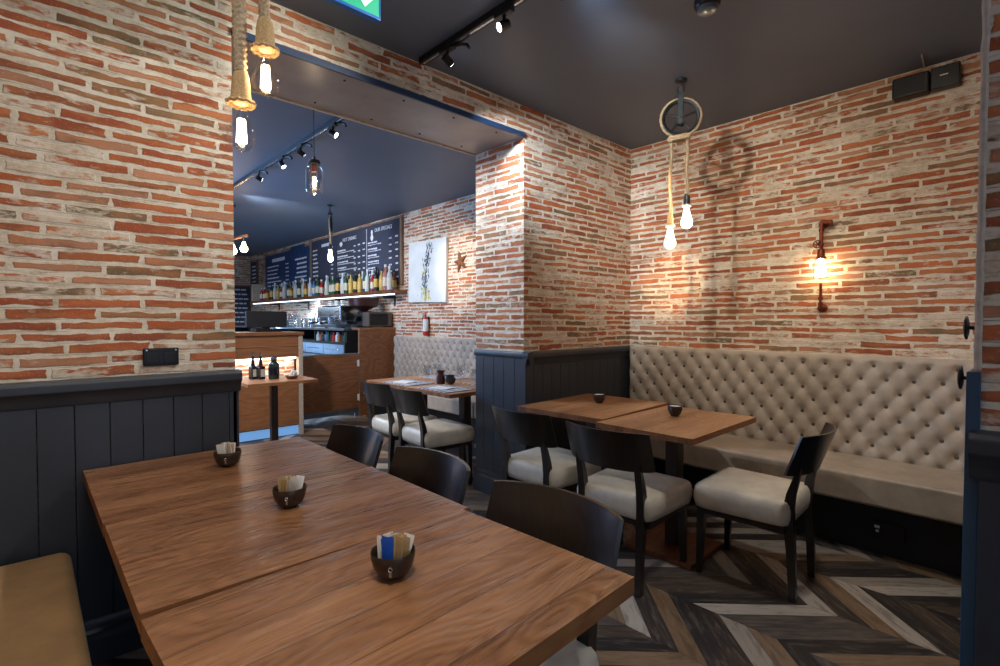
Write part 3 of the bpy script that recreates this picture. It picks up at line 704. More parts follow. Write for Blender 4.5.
# faceted dark candle bowls on the nook tables
c0 = None
for x, y, lab in ((2.794, 2.022, 'small dark faceted candle bowl on the nook table beside the pillar'), (2.736, 1.447, 'small dark faceted candle bowl on the front nook table')):
    if c0 is None:
        c0 = t = thing('candle_bowl', lab, 'candle bowl', (x, y, .7460), 0, 'candle bowls on the nook tables')
        m = MB(); m.lathe([(0, 0), (.022, 0), (.034, .018), (.042, .040), (.040, .060), (.0395, .0600), (.0375, .042), (.028, .020), (0, .012)], 12); m.build('bowl', M['bowl'], t, smooth=12)
        m = MB(); m.lathe([(.012, .013), (.028, .021), (.0365, .040), (.0370, .055), (.0, .0575)], 18); m.build('candle', M['white'], t)
        m = MB().cyl((0, 0, .056), (.001, 0, .066), .0012, n=6); m.build('wick', M['black'], t)
    else:
        d = dup(c0, (x, y, .7460), .6, lab)

# ------------------------------------------------------------------ pendants in the front room
def bulb_mesh(R=.032, H=.11):
    """teardrop bulb hanging down from z=0"""
    m = MB(); prof = [(0, -H)]
    for i in range(1, 10):
        a = PI * .5 * i / 9; prof.append((R * math.sin(a), -H + R * (1 - math.cos(a))))
    prof += [(R * .97, -H + R * 1.25), (R * .85, -H + R * 1.7), (R * .68, -H * .42), (R * .50, -H * .24), (R * .42, -H * .10), (R * .40, 0)]
    m.lathe(prof, 24); return m
def filament_mesh(H=.11, r=.013, n=7):
    m = MB(); z0, z1 = -H * .30, -H * .80
    for k in range(n):
        a = 2*PI*k/n; b = 2*PI*(k+.5)/n
        m.tube([(r*.7*math.cos(a), r*.7*math.sin(a), z0), (r*math.cos((a+b)/2), r*math.sin((a+b)/2), z1), (r*.7*math.cos(b), r*.7*math.sin(b), z0)], .0016, 5)
    return m
def lamp(loc, energy, col=(1.0, .68, .36), r=.02, name='bulb_light'):
    L = bpy.data.lights.new(name, 'POINT'); L.energy = energy; L.color = col; L.shadow_soft_size = r
    o = bpy.data.objects.new(name, L); COL.objects.link(o); o.location = loc; return o
def rope_pts(p0, p1, sway=0.0, n=90):
    p0, p1 = Vector(p0), Vector(p1)
    return [p0.lerp(p1, i/(n-1)) + Vector((sway * math.sin(i/(n-1) * 5), sway * math.cos(i/(n-1) * 4), 0)) for i in range(n)]
def rope_pendant(label, x, y, zb, r):
    """zb = top of the bulb glass"""
    t = thing('rope_pendant', label, 'pendant lamp', (x, y, zb), 0, 'rope pendants above the long tables')
    up = HC - zb
    m = MB(); m.tube(rope_pts((-.004, .003, up - .02), (0, 0, .085), .001, 150), r, 18, twist=130.0, lobes=3, amp=.16); m.build('rope', M['rope'], t, smooth=70)
    m = MB(); m.lathe([(0, up), (.055, up), (.058, up - .018), (.02, up - .03), (0, up - .03)], 24); m.build('ceiling_rose', M['iron'], t)
    m = MB(); m.lathe([(r * 1.0, .088), (.019, .080), (.022, .060), (.024, .030), (.027, .008), (.018, .004), (0, .004)], 24); m.build('socket_wrap', M['hessian'], t)
    # frayed collar: a ruffled ring
    m = MB(); secs = []; rr = random.Random(3)
    for i in range(40):
        a = 2*PI*i/40; R = .031 + .0015 * math.sin(i * 2.4) + rr.uniform(-.001, .001); zz = .006 + .0018 * math.sin(i * 1.7)
        secs.append([Vector((math.cos(a) * (R + .006 * math.cos(b)), math.sin(a) * (R + .006 * math.cos(b)), zz + .006 * math.sin(b))) for b in (0, PI/3, 2*PI/3, PI, 4*PI/3, 5*PI/3)])
    m.path(secs, True); m.build('collar', M['hessian'], t)
    b = bulb_mesh(.036, .118).build('bulb', M['glass'], t)
    filament_mesh(.118, .0125, 8).build('filament', M['fil'], b)
    lamp((x, y, zb - .07), 1.6, (1.0, .76, .48), r=.006)
    return t
rope_pendant('thick jute rope pendant with bare filament bulb, left and lower of the front two', .424, 1.450, 1.862, .0160)
rope_pendant('jute rope pendant with bare filament bulb, right and higher of the front two', .482, 1.437, 2.016, .0135)

def pulley_pendant(label, x, y, rz, scale, zw, drops, group, mount_z=HC):
    """iron pulley wheel with knotted rope and lamp drops; local X across the wheel, local Y = axle"""
    t = thing('pulley_pendant', label, 'pendant lamp', (x, y, zw), rz, group); s = scale
    R = .100 * s; up = mount_z - zw
    m = MB(); m.lathe([(0, up), (.035*s, up), (.035*s, up - .012), (.012*s, up - .02), (0, up - .02)], 20); m.build('ceiling_mount', M['iron'], t)
    m = MB()
    a0 = up - .012; m.tube([(.018*s*math.sin(k/14*2*PI*.86), 0, a0 - .045*s + .030*s*math.cos(k/14*2*PI*.86)) for k in range(15)], .006*s, 8)
    zc = a0 - .075*s; m.tube([(0, .016*s*math.sin(k/14*2*PI*.9), zc - .022*s + .030*s*math.cos(k/14*2*PI*.9)) for k in range(15)], .006*s, 8)
    m.cyl((0, 0, zc - .045*s), (0, 0, R + .03*s), .007*s); m.build('hook', M['iron'], t)
    m = MB(); m.torus((0, 0, 0), R, .011*s, 'Y', 48, 10); m.torus((0, .012*s, 0), R + .004*s, .007*s, 'Y', 48, 8); m.torus((0, -.012*s, 0), R + .004*s, .007*s, 'Y', 48, 8)
    m.cyl((0, -.02*s, 0), (0, .02*s, 0), .022*s, n=20)
    for k in range(5):
        a = 2*PI*k/5 + .3; m.cyl((.018*s*math.cos(a), 0, .018*s*math.sin(a)), (R*math.cos(a), 0, R*math.sin(a)), .007*s, n=8)
    m.build('wheel', M['iron'], t)
    m = MB()
    for sy in (-1, 1): m.box(-.017*s, .017*s, sy*.026*s - .003, sy*.026*s + .003, -.045*s, R + .038*s, .002)
    m.box(-.017*s, .017*s, -.029*s, .029*s, R + .030*s, R + .044*s, .002); m.cyl((0, -.036*s, 0), (0, .036*s, 0), .009*s, n=12); m.build('yoke', M['iron'], t)
    rr = .0105 * s
    kz = -R * 1.18; xa, xb = drops[0][0], drops[-1][0]
    m = MB(); pts = []
    for k in range(70):
        a = math.radians(-118 - 304 * k / 69); pts.append(((R + .014*s) * math.cos(a), 0, (R + .014*s) * math.sin(a)))
    pts = [(xa, -.014*s, kz - .03)] + pts + [(xb, -.014*s, kz - .03)]
    m.tube(pts, rr, 10, twist=180, lobes=3, amp=.15); m.build('rope_loop', M['rope'], t, smooth=70)
    m = MB(); xm = (xa + xb) / 2; w_ = abs(xb - xa) * .62
    m.tube([(xm + w_ * math.cos(k/40*2*PI*2.2 + .5), -.012*s + .016*s*math.sin(k/40*2*PI*2.2), kz - .022*s + .030*s * k/40) for k in range(41)], rr, 10, twist=180, lobes=3, amp=.15)
    m.build('rope_knot', M['rope'], t, smooth=70)
    for dx, dz, big in drops:
        m = MB(); m.tube([(dx + .004*math.sin(q*9), -.004, kz - .02 + (dz + .06 - kz) * q) for q in [i/59 for i in range(60)]], rr, 10, twist=180, lobes=3, amp=.15); m.build('rope_drop', M['rope'], t, smooth=70)
        m = MB(); m.lathe([(0, .070), (.014, .068), (.018, .050), (.020, .010), (.021, 0), (.0, 0)], 18, (dx, 0, dz)); so = m.build('socket', M['hessian'] if big else M['iron'], t)
        m = MB(); m.lathe([(0, .002), (.0285, .002), (.0295, -.006), (.0265, -.010), (0, -.010)], 18, (dx, 0, dz)); m.build('socket_collar', M['white'], so)
        bm_ = bulb_mesh(.034 * s, .135 * s); bmesh.ops.translate(bm_.bm, verts=bm_.bm.verts[:], vec=(dx, 0, dz - .008)); bm_.build('bulb', M['bulbglow'], t)
    return t
pulley_pendant('iron pulley wheel pendant with two rope-hung bulbs above the nook tables', 2.961, 1.546, math.radians(-43 - 20), 1.0, 2.540,
               [(-.056, -.655, True), (.040, -.535, False)], None)

# wall sconce
def sconce():
    t = thing('wall_sconce', 'copper pipe wall sconce with caged lit bulb on the right brick wall', 'wall lamp', (XW, 1.0, 1.66))
    m = MB()
    m.lathe([(0, 0), (.030, 0), (.030, .008), (.012, .012), (0, .012)], 16, mat=Matrix.Translation((0, 0, .27)) @ Matrix.Rotation(-PI/2, 4, 'Y'))
    m.build('wall_flange', M['copper'], t); m = MB(); m.lathe([(0, 0), (.030, 0), (.030, .008), (.012, .012), (0, .012)], 16, mat=Matrix.Translation((0, 0, -.28)) @ Matrix.Rotation(-PI/2, 4, 'Y')); m.build('wall_flange', M['copper'], t)
    m = MB(); x = -.055
    m.tube([(-.008, 0, .27), (-.04, 0, .27), (x, 0, .262), (x, 0, .24), (x, 0, .10)], .011, 12)
    lp = MB(); lp.tube([(-.008, 0, -.28), (-.04, 0, -.28), (x, 0, -.272), (x, 0, -.25), (x, 0, -.12)], .009, 12)
    for z in (.255, .225, .13): m.cyl((x, 0, z - .010), (x, 0, z + .010), .016, n=12)
    for z in (-.255, -.22): lp.cyl((x, 0, z - .010), (x, 0, z + .010), .016, n=12)
    lp.build('pipe', M['copper'], t)
    m.cyl((x, 0, .27), (x, -.055, .27), .010, n=12); m.cyl((x, -.03, .27), (x, -.06, .27), .016, n=12)
    m.build('pipe', M['copper'], t)
    m = MB(); m.cyl((x, 0, .13), (x - .035, .01, .13), .007, n=10)
    for k in range(6): a = k*PI/3; m.cyl((x - .035, .01 + .004*math.cos(a), .13 + .004*math.sin(a)), (x - .04, .01 + .024*math.cos(a), .13 + .024*math.sin(a)), .004, n=6)
    m.torus((x - .04, .01, .13), .024, .004, 'X', 20, 6); m.build('valve_wheel', M['copper'], t)
    m = MB(); m.lathe([(0, .10), (.018, .10), (.022, .085), (.022, .055), (.030, .045), (.030, .038), (0, .038)], 18, (x, 0, 0)); m.build('socket', M['copper'], t)
    bm_ = bulb_mesh(.031, .120); bmesh.ops.translate(bm_.bm, verts=bm_.bm.verts[:], vec=(x, 0, .038)); b = bm_.build('bulb', M['sconceglow'], t)
    m = MB(); Rg = .046
    for k in range(6):
        a = 2*PI*k/6 + .26; c, s_ = math.cos(a), math.sin(a)
        m.tube([(x + .028*c, .028*s_, .045), (x + .040*c, .040*s_, .015), (x + Rg*c, Rg*s_, -.02), (x + Rg*c, Rg*s_, -.085)], .0018, 6)
    m.torus((x, 0, -.085), Rg, .0022, 'Z', 28, 6); m.torus((x, 0, -.03), Rg, .0018, 'Z', 28, 6); m.build('cage', M['iron'], t)
sconce()

# ------------------------------------------------------------------ track lights, detectors, sign, speaker
def aim(o, frm, to):
    o.rotation_euler = (Vector(to) - Vector(frm)).to_track_quat('-Z', 'Y').to_euler()
def spot(frm, to, energy, size=60, blend=.7, col=(.90, .95, 1.0), r=.03):
    L = bpy.data.lights.new('ceiling_spot', 'SPOT'); L.energy = energy; L.spot_size = math.radians(size); L.spot_blend = blend; L.color = col; L.shadow_soft_size = r
    o = bpy.data.objects.new('ceiling_spot', L); COL.objects.link(o); o.location = frm; aim(o, frm, to); return o
def track(label, x, y0, y1, heads, z=HC):
    t = thing('track_light', label, 'track light', (x, y0, z), 0, 'black ceiling track lights')
    m = MB().box(-.018, .018, 0, y1 - y0, -.034, 0, .002); m.build('rail', M['black'], t)
    m = MB().box(-.006, .006, .02, y1 - y0 - .02, -.0355, -.0335); m.build('rail_slot', M['chrome'], t)
    for yy, tgt, lit, en, sz, blend, hook, hcol in heads:
        base = Vector((0, yy - y0, -.034)); d = (Vector(tgt) - (base + Vector((x, y0, z - .09)))).normalized()
        m = MB().box(-.017, .017, base.y - .055, base.y + .055, -.052, -.030, .003); m.cyl((0, base.y, -.05), (0, base.y, -.088), .008, n=10)
        if hook: m.tube([(0, base.y - .05, -.042), (.02, base.y - .10, -.044), (.03, base.y - .13, -.056), (.034, base.y - .14, -.075)], .008, 8)
        a = m.build('adapter', M['black'], t)
        c = base + Vector((0, 0, -.062))
        m = MB(); m.cyl(c - d * .026, c + d * .026, .020, .023, 20); h = m.build('spot_head', M['black'], t)
        m = MB(); m.cyl(c + d * .0262, c + d * .0285, .0195, n=20); m.build('lens', M['spotlens'] if lit else M['chrome'], h)
        if lit and en > 0: spot(c + Vector((x, y0, z)) + d * .036, tgt, en, sz, blend, hcol)
    return t
COOL, WARM, NEUT = (.84, .92, 1.0), (1.0, .86, .66), (1.0, .95, .86)
track('black track light on the front ceiling next to the lit exit sign', 1.655, .45, 2.42, [
    (2.18, (3.10, 2.46, 2.15), True, 140, 52, 1.0, True, COOL),
    (1.745, (.25, 2.46, 1.80), True, 64, 92, 1.0, False, NEUT),
    (1.405, (3.85, 1.80, 2.0), True, 70, 70, .9, False, (1.0, .92, .78)),
    (1.29, (2.75, 1.80, 2.80), True, 9, 56, 1.0, False, (.72, .86, 1.0)),
    (1.15, (3.85, 2.07, 1.60), True, 300, 15, 1.0, False, (1.0, .70, .36)),
    (.95, (-.1, 2.46, 2.2), True, 58, 90, 1.0, False, NEUT),
    (.60, (3.85, .75, 1.7), True, 46, 80, 1.0, False, WARM)])
track('black track light on the ceiling beyond the opening, above the bar floor', 1.680, 3.38, 7.4, [
    (3.60, (2.526, 2.74, 1.85), True, 130, 56, 1.0, True, COOL),
    (4.20, (3.85, 4.75, 1.95), True, 260, 30, 1.0, True, (1.0, .90, .74)),
    (4.62, (2.6, 3.6, .7), True, 60, 80, 1.0, True, NEUT),
    (5.23, (3.85, 5.50, 1.9), True, 110, 60, 1.0, True, NEUT),
    (6.28, (3.85, 7.6, 2.0), True, 180, 80, 1.0, False, COOL)])
t = thing('smoke_detector', 'round dark ceiling detector with pale underside near the top edge', 'smoke detector', (2.325, 1.089, HC))
m = MB(); m.lathe([(0, 0), (.058, 0), (.058, -.018), (.050, -.030), (0, -.030)], 28); m.build('base', M['black'], t)
m = MB(); m.lathe([(0, -.030), (.044, -.030), (.042, -.045), (.030, -.054), (0, -.056)], 24); m.build('sensor_cap', M['steel'], t)

# exit sign
t = thing('exit_sign', 'lit green exit sign with white arrow hanging from the ceiling', 'exit sign', (1.055, 1.848, 2.50))
m = MB().box(-.40, 0, -.012, .012, .008, .20, .002); m.build('panel', M['exitgreen'], t)
m = MB().box(-.404, .004, -.014, .014, -.004, .0085, .002).box(.0, .005, -.013, .013, 0, .20, .001).box(-.405, -.40, -.013, .013, 0, .20, .001); m.build('frame', M['exitframe'], t)
m = MB().box(-.36, -.05, -.02, .02, .20, .235, .004).cyl((-.32, 0, .23), (-.32, 0, .27), .008).cyl((-.08, 0, .23), (-.08, 0, .27), .008); m.build('mount', M['chrome'], t)
Rx = Matrix.Translation((0, -.0122, 0)) @ Matrix.Rotation(PI/2, 4, 'X')
m = MB(); m.prism([(-.080, .185), (-.046, .185), (-.046, .085), (-.022, .110), (-.006, .092), (-.063, .026), (-.122, .092), (-.106, .110), (-.080, .085)], 0, .0012, Rx)
m.build('arrow', M['exitwhite'], t)
m = MB(); m.prism([(x_ + .045, z_) for x_, z_ in [(-.34, .02), (-.30, .02), (-.275, .075), (-.24, .055), (-.215, .02), (-.18, .02), (-.215, .085), (-.255, .11), (-.235, .15), (-.21, .12), (-.18, .14), (-.19, .155), (-.225, .165), (-.29, .16), (-.33, .12), (-.315, .11), (-.285, .135), (-.30, .09)]], 0, .0012, Rx)
m.cyl((-.200, -.0122, .178), (-.200, -.0136, .178), .017, n=18); m.build('running_figure', M['exitwhite'], t)

# black wall speaker by the ceiling, right wall
t = thing('wall_speaker', 'slim black wall speaker high on the right brick wall under the ceiling', 'speaker', (XW, .49, 2.66))
m = MB().box(-.085, -.008, -.02, .150, -.060, .060, .010, 3); m.build('cabinet', M['black'], t)
m = MB().box(-.078, -.008, -.150, -.024, -.055, .065, .006, 3); m.build('control_box', M['black'], t)
m = MB().box(-.0865, -.084, .0, .142, -.050, .050, .002); m.build('grille', M['plinth'], t)
m = MB().box(-.0795, -.078, -.10, -.065, .008, .014); m.build('badge', M['white'], t)
m = MB().box(-.010, 0, -.05, .05, -.03, .03); m.build('bracket', M['iron'], t)
m = MB().tube([(XW - .20, .49, HC), (XW - .198, .49, HC - .004), (XW - .06, .498, HC - .006), (XW - .012, .50, HC - .012), (XW - .012, .50, 2.715)], .004, 6)
tag(m.build('cable', M['corner']), 'short pale cable on the ceiling above the black wall speaker', 'cable')

# socket plate on the left brick wall
t = thing('power_outlet', 'black double power outlet on the left brick wall above the navy panelling', 'power outlet', (.4025, YW, 1.150))
m = MB().box(-.062, .062, -.012, 0, -.036, .036, .006, 3); m.build('plate', M['black'], t)
for sx in (-1, 1):
    MB().box(sx*.03 - .022, sx*.03 + .022, -.0145, -.012, -.026, .018, .002).build('socket_insert', M['black'], t)
    MB().box(sx*.03 - .006, sx*.03 + .006, -.0155, -.012, .022, .031, .001).build('switch', M['plinth'], t)
    MB().cyl((sx*.050, -.0118, .028), (sx*.050, -.0145, .028), .0035, n=10).build('screw', M['chrome'], t)

# coat hooks on the end of the near partition
for z, y1, lab, hh in ((1.282, .118, 'dark coat hook with slim plate on the wall end at right, upper one', .036), (1.165, .126, 'dark coat hook on the blue panel end at right, lower one', .042)):
    hh = .027
    t = thing('coat_hook', lab, 'hook', (1.60, NY, z), 0, 'coat hooks on the partition end')
    b = .0 if z > 1.2 else .010
    m = MB().cyl((0, b, 0), (0, y1 - NY, 0), .0045, n=10); m.cyl((0, b, 0), (0, b + .004, 0), .012, n=14); m.build('pin', M['iron'], t)
    m = MB(); m.lathe([(0, 0), (hh*.5, 0), (hh, .003), (hh, .007), (hh*.6, .010), (0, .011)], 24, mat=Matrix.Translation((0, y1 - NY, 0)) @ Matrix.Rotation(-PI/2, 4, 'X')); m.build('disc', M['iron'], t)

# ------------------------------------------------------------------ bar side: counter, gate, end panel
t = thing('bar_counter', 'walnut panelled bar counter with lit recess, left behind the small table', 'counter', (0, 5.75, 0))
cx0, cx1, cd = -.40, 2.300, .60
m = MB().box(cx0, cx1 + .01, -.02, cd, 1.130, 1.165, .004); m.build('worktop', M['barwood'], t)
m = MB()
for a, b in ((.885, 1.000), (1.002, 1.128)): m.box(cx0, cx1, 0, .035, a, b, .003)
m.build('upper_panel', M['barwood'], t)
m = MB().box(cx0, cx1 - .05, .13, .15, .62, .90); m.build('recess_back', M['brick'], t, smooth=0)
m = MB()
for k in range(3): m.box(cx0, cx1 - .05, 0, .03, .12 + k * .172, .12 + k * .172 + .1715, .003)
m.box(cx0, cx1 - .05, .03, .15, .60, .634); m.build('lower_panel', M['barwood'], t)
m = MB().box(cx1 - .048, cx1, -.004, .06, 0, 1.128, .003).box(cx1 - .02, cx1, .06, cd, 0, 1.128); m.build('end_post', M['corner'], t)
m = MB().box(cx0, cx1 - .05, .04, cd, 0, .60).box(cx0, cx1 - .02, .155, cd, .60, 1.128); m.build('carcass', M['plinth'], t)
m = MB().box(cx0, cx1 - .05, .02, .038, .01, .105); m.build('kick_light', M['ledblue'], t)
m = MB().box(cx0, cx1 - .06, .05, .09, .868, .882); m.build('recess_light', M['ledwarm'], t)

t = thing('bar_gate', 'low walnut bar gate with light kick rail between counter and end panel', 'gate', (2.32, 6.30, 0))
m = MB().box(0, .958, 0, .035, .115, .842, .003); m.build('gate_panel', M['barwood'], t)
m = MB().box(-.012, .965, -.006, .038, .843, .858, .002).box(-.012, 0, -.004, .036, .03, .843, .002).box(.0, .958, -.002, .036, .05, .113, .002).box(.0, .05, 0, .03, 0, .05).box(.9, .95, 0, .03, 0, .05); m.build('gate_frame', M['steel'], t)
for z in (.26, .72):
    m = MB().cyl((.952, -.010, z - .045), (.952, -.010, z + .045), .008, n=10).box(.93, .96, -.006, -.001, z - .04, z + .04, .001); m.build('hinge', M['white'], t)
t = thing('bar_end_panel', 'tall walnut end panel of the bar beside the far tufted bench', 'panel', (3.29, 6.30, 0))
m = MB().box(0, XW - 3.29 - .002, 0, .045, 0, 1.165, .003); m.build('board', M['barwood'], t)
m = MB().box(-.004, XW - 3.29 - .002, -.012, .215, 1.166, 1.195, .004); m.build('ledge', M['barwood'], t)

# back counter along the right wall
t = thing('back_counter', 'stainless back bar counter with open shelf under the espresso machine', 'counter', (3.22, 6.62, 0))
L = 5.3
m = MB().box(0, .628, 0, L, 1.150, 1.180, .004); m.build('worktop', M['steel'], t)
m = MB().box(.02, .628, 0, L, .955, .985, .003).box(.58, .628, 0, L, .985, 1.150); 
for k in range(6): m.box(.04, .60, k * (L - .02)/5, k * (L - .02)/5 + .02, .985, 1.150)
m.build('open_shelf', M['plinth'], t)
for k in range(8):
    d = MB().box(.0, .02, k * L/8 + .006, (k+1) * L/8 - .006, .12, .78, .003).build('door', M['steel'], t)
    d2 = MB().box(.0, .02, k * L/8 + .006, (k+1) * L/8 - .006, .80, .95, .003).build('drawer', M['steel'], t)
    MB().cyl((-.018, k * L/8 + .12, .88), (-.018, (k+1) * L/8 - .12, .88), .006, n=8).cyl((-.018, k * L/8 + .14, .88), (0, k * L/8 + .14, .88), .004, n=8).cyl((-.018, (k+1) * L/8 - .14, .88), (0, (k+1) * L/8 - .14, .88), .004, n=8).build('handle', M['chrome'], d2)
m = MB().box(.02, .628, 0, L, 0, .955); m.build('carcass', M['plinth'], t)

# small stock in the open shelf
shade = ['green', 'darkb', 'amber', 'clear', 'redb', 'darkb', 'green', 'bluebt', 'darkb', 'amber', 'clear', 'green']
def bottle_proto(kind, H=.30, R=.038, cap='cap_b', lab='label_w', labels=True):
    m = MB(); m.lathe([(0, 0), (R*.92, 0), (R, .006), (R, H*.60), (R*.92, H*.66), (R*.42, H*.76), (R*.36, H*.80), (R*.36, H*.93), (R*.42, H*.935), (R*.42, H*.955), (0, H*.955)], 16)
    b = m.build('liquor_bottle', M['bt_' + kind])
    if labels:
        m = MB(); m.lathe([(R + .0006, H*.16), (R + .0012, H*.165), (R + .0012, H*.50), (R + .0006, H*.505)], 16); m.build('label', M[lab], b)
        m = MB(); m.lathe([(0, H), (R*.44, H), (R*.46, H*.995), (R*.46, H*.90), (R*.40, H*.895)], 12); m.build('cap', M[cap], b)
    return b
CN = {'green': 'green', 'amber': 'amber', 'clear': 'clear', 'darkb': 'black', 'redb': 'red', 'pink': 'pink', 'yellow': 'yellow', 'bluebt': 'blue'}
sp = {}
for i, k in enumerate(shade):
    if k not in sp:
        m = MB(); m.lathe([(0, 0), (.028, 0), (.030, .004), (.030, .085), (.014, .105), (.013, .122), (.017, .124), (.017, .138), (0, .138)], 14); o = sp[k] = m.build('mixer_bottle', M['bt_' + k])
    else: o = sp[k].copy(); COL.objects.link(o)
    o.location = (3.30 + .012 * (i % 2), 6.74 + i * .090, .9855)
    tag(o, 'small %s bottle in the open shelf under the espresso machine, %s from the right' % (CN[k], ORD[i]), 'bottle', 'small bottles under the back counter')

# bottle shelf
t = thing('wall_shelf', 'long oak bottle shelf with lit underside on the bar wall', 'shelf', (XW - .002, 5.99, 1.66))
m = MB().box(-.25, 0, 0, 5.9, 0, .05, .003); m.build('board', M['shelfwood'], t)
m = MB().box(-.20, -.16, .06, 5.84, -.014, -.0005); m.build('shelf_light', M['led'], t)
for y in (.3, 1.8, 3.3, 4.8): MB().box(-.20, 0, y, y + .015, -.06, -.0145).box(-.02, 0, y, y + .015, -.16, -.055).build('bracket', M['iron'], t)
m = MB().box(-.25, 0, 5.72, 5.78, .0505, .42, .003); m.build('end_divider', M['corner'], t)
bt = {}
seq = ['clear', 'pink', 'yellow', 'darkb', 'redb', 'clear', 'green', 'yellow', 'darkb', 'yellow', 'green', 'clear', 'darkb', 'green', 'green', 'clear', 'redb', 'green', 'bluebt', 'clear', 'amber', 'clear', 'green', 'clear', 'amber', 'green', 'clear', 'redb', 'yellow', 'clear', 'darkb', 'amber', 'redb', 'redb']
HH = {'clear': .33, 'pink': .36, 'yellow': .31, 'darkb': .34, 'redb': .27, 'green': .32, 'bluebt': .29, 'amber': .28}
rb = random.Random(21); y = 6.13
HH2 = {}
for i, k in enumerate(seq):
    if k not in bt:
        o = bt[k] = bottle_proto(k, HH[k], .036 if k != 'pink' else .042, 'cap_w' if k in ('clear', 'redb', 'pink') else 'cap_b', 'label_y' if k in ('darkb', 'yellow', 'amber') else 'label_w')
        o.location = (0, 0, 0)
    else:
        o = dup(bt[k], (0, 0, 0))
    o.location = (3.665 + rb.uniform(-.018, .014), y, 1.7105); o.rotation_euler = (0, 0, rb.uniform(0, 6))
    tag(o, '%s glass liquor bottle on the lit bar shelf, %s bottle from the right end' % (CN[k], ORD[i]), 'bottle', 'bottles along the bar shelf')
    y += .115 + i * .0026 + rb.uniform(-.01, .01)
y = 6.19
for i in range(26):
    k = rb.choice(['clear', 'green', 'darkb', 'clear', 'amber', 'pink', 'green', 'clear', 'yellow'])
    o = dup(bt[k], (3.762, y, 1.7105), rb.uniform(0, 6)); y += .15 + i * .0022 + rb.uniform(-.02, .02)
    tag(o, '%s glass bottle in the back row of the bar shelf, %s from right' % (CN[k], ORD[i]), 'bottle', 'bottles in the back row of the bar shelf')

# espresso machine
t = thing('espresso_machine', 'chrome espresso machine with cups on top on the back bar', 'coffee machine', (3.50, 6.90, 1.1805))
m = MB().box(-.20, .24, 0, .78, .10, .33, .02, 3).box(-.08, .24, .02, .76, .05, .10); m.build('body', M['chrome'], t)
m = MB().box(-.26, .24, 0, .78, .012, .055, .008).box(-.245, -.02, .03, .75, .055, .062); m.build('drip_tray', M['steel'], t)
for yy in (.22, .56):
    m = MB().cyl((-.20, yy, .16), (-.27, yy, .16), .040, n=20).cyl((-.25, yy, .165), (-.25, yy, .10), .038, .036, 20).cyl((-.25, yy, .10), (-.25, yy, .078), .036, n=20); g = m.build('group_head', M['chrome'], t)
    m = MB().cyl((-.28, yy, .088), (-.40, yy, .070), .011, .014, 12); m.build('portafilter_handle', M['black'], g)
MB().tube([(-.20, .05, .25), (-.24, .05, .24), (-.26, .05, .16), (-.25, .055, .09)], .007, 8).build('steam_wand', M['chrome'], t)
MB().tube([(-.20, .73, .25), (-.24, .73, .24), (-.26, .73, .16), (-.25, .725, .09)], .007, 8).build('steam_wand', M['chrome'], t)
m = MB()
for zz in (.355, .38): m.tube([(-.19, .01, zz), (.23, .01, zz), (.23, .77, zz), (-.19, .77, zz)], .004, 6, close=True)
for p in ((-.19, .01), (.23, .01), (.23, .77), (-.19, .77)): m.cyl((p[0], p[1], .325), (p[0], p[1], .385), .005, n=8)
m.build('cup_rail', M['chrome'], t)
for yy in (.10, .68): MB().cyl((-.1, yy, 0), (-.1, yy, .012), .02).cyl((.15, yy, 0), (.15, yy, .012), .02).build('foot', M['black'], t)
c0 = None
for k in range(6):
    x, yy = 3.42 + .15 * (k // 3), 7.06 + .20 * (k % 3)
    if c0 is None:
        m = MB(); m.lathe([(0, 0), (.046, 0), (.046, .004), (.036, .070), (.030, .075), (0, .075)], 18)
        a = [(.045, 0, .015), (.062, 0, .020), (.064, 0, .045), (.040, 0, .055)]; m.tube(a, .005, 6); o = c0 = m.build('coffee_cup', M['white'])
    else: o = c0.copy(); COL.objects.link(o)
    o.location = (x, yy, 1.5125); o.rotation_euler = (0, 0, k * 1.1)
    tag(o, 'upturned white cup on the espresso machine, %s from the right in the %s row' % (ORD[k % 3], 'front' if k < 3 else 'back'), 'cup', 'cups on the espresso machine')

# grinder with broad hopper, dark appliance, till
t = thing('coffee_grinder', 'coffee grinder with broad brown hopper on the back bar right of the espresso machine', 'coffee grinder', (3.50, 6.63, 1.1805))
m = MB().box(-.13, .13, -.10, .10, 0, .03, .006).box(-.03, .11, -.085, .085, .03, .24, .012, 3).cyl((-.09, 0, .14), (-.03, 0, .14), .035, n=16).cyl((-.09, 0, .15), (-.09, 0, .10), .03, .024, 16); m.build('body', M['black'], t)
m = MB(); m.lathe([(.05, .24), (.06, .25), (.20, .32), (.215, .40), (.215, .415), (.205, .418), (.0, .418)], 28, (.03, 0, 0)); m.build('hopper', M['capbrown'], t)
m = MB(); m.lathe([(.218, .418), (.218, .430), (.10, .436), (.02, .440), (0, .440)], 28, (.03, 0, 0)); m.build('hopper_lid', M['capbrown'], t)
m = MB().box(-.13, -.05, -.03, .03, .09, .094); m.build('fork', M['chrome'], t)
t = thing('counter_oven', 'dark box shaped appliance on top of the bar end panel', 'appliance', (3.62, 6.43, 1.196))
m = MB().box(-.17, .20, -.09, .09, .01, .215, .012, 3); m.build('housing', M['brownbox'], t)
m = MB().box(-.15, .13, -.0945, -.089, .035, .19, .004); m.build('door', M['plinth'], t)
m = MB().cyl((-.12, -.115, .185), (.10, -.115, .185), .007).cyl((-.11, -.115, .185), (-.11, -.09, .185), .005).cyl((.09, -.115, .185), (.09, -.09, .185), .005); m.build('handle', M['iron'], t)
m = MB()
for x in (-.14, .17): m.cyl((x, -.06, 0), (x, -.06, .012), .012).cyl((x, .06, 0), (x, .06, .012), .012)
m.build('foot', M['black'], t)
t = thing('till', 'dark till screen box standing on the left bar counter', 'till', (2.03, 6.13, 1.1655))
m = MB().box(-.14, .14, -.10, .12, 0, .035, .006); m.build('base', M['black'], t)
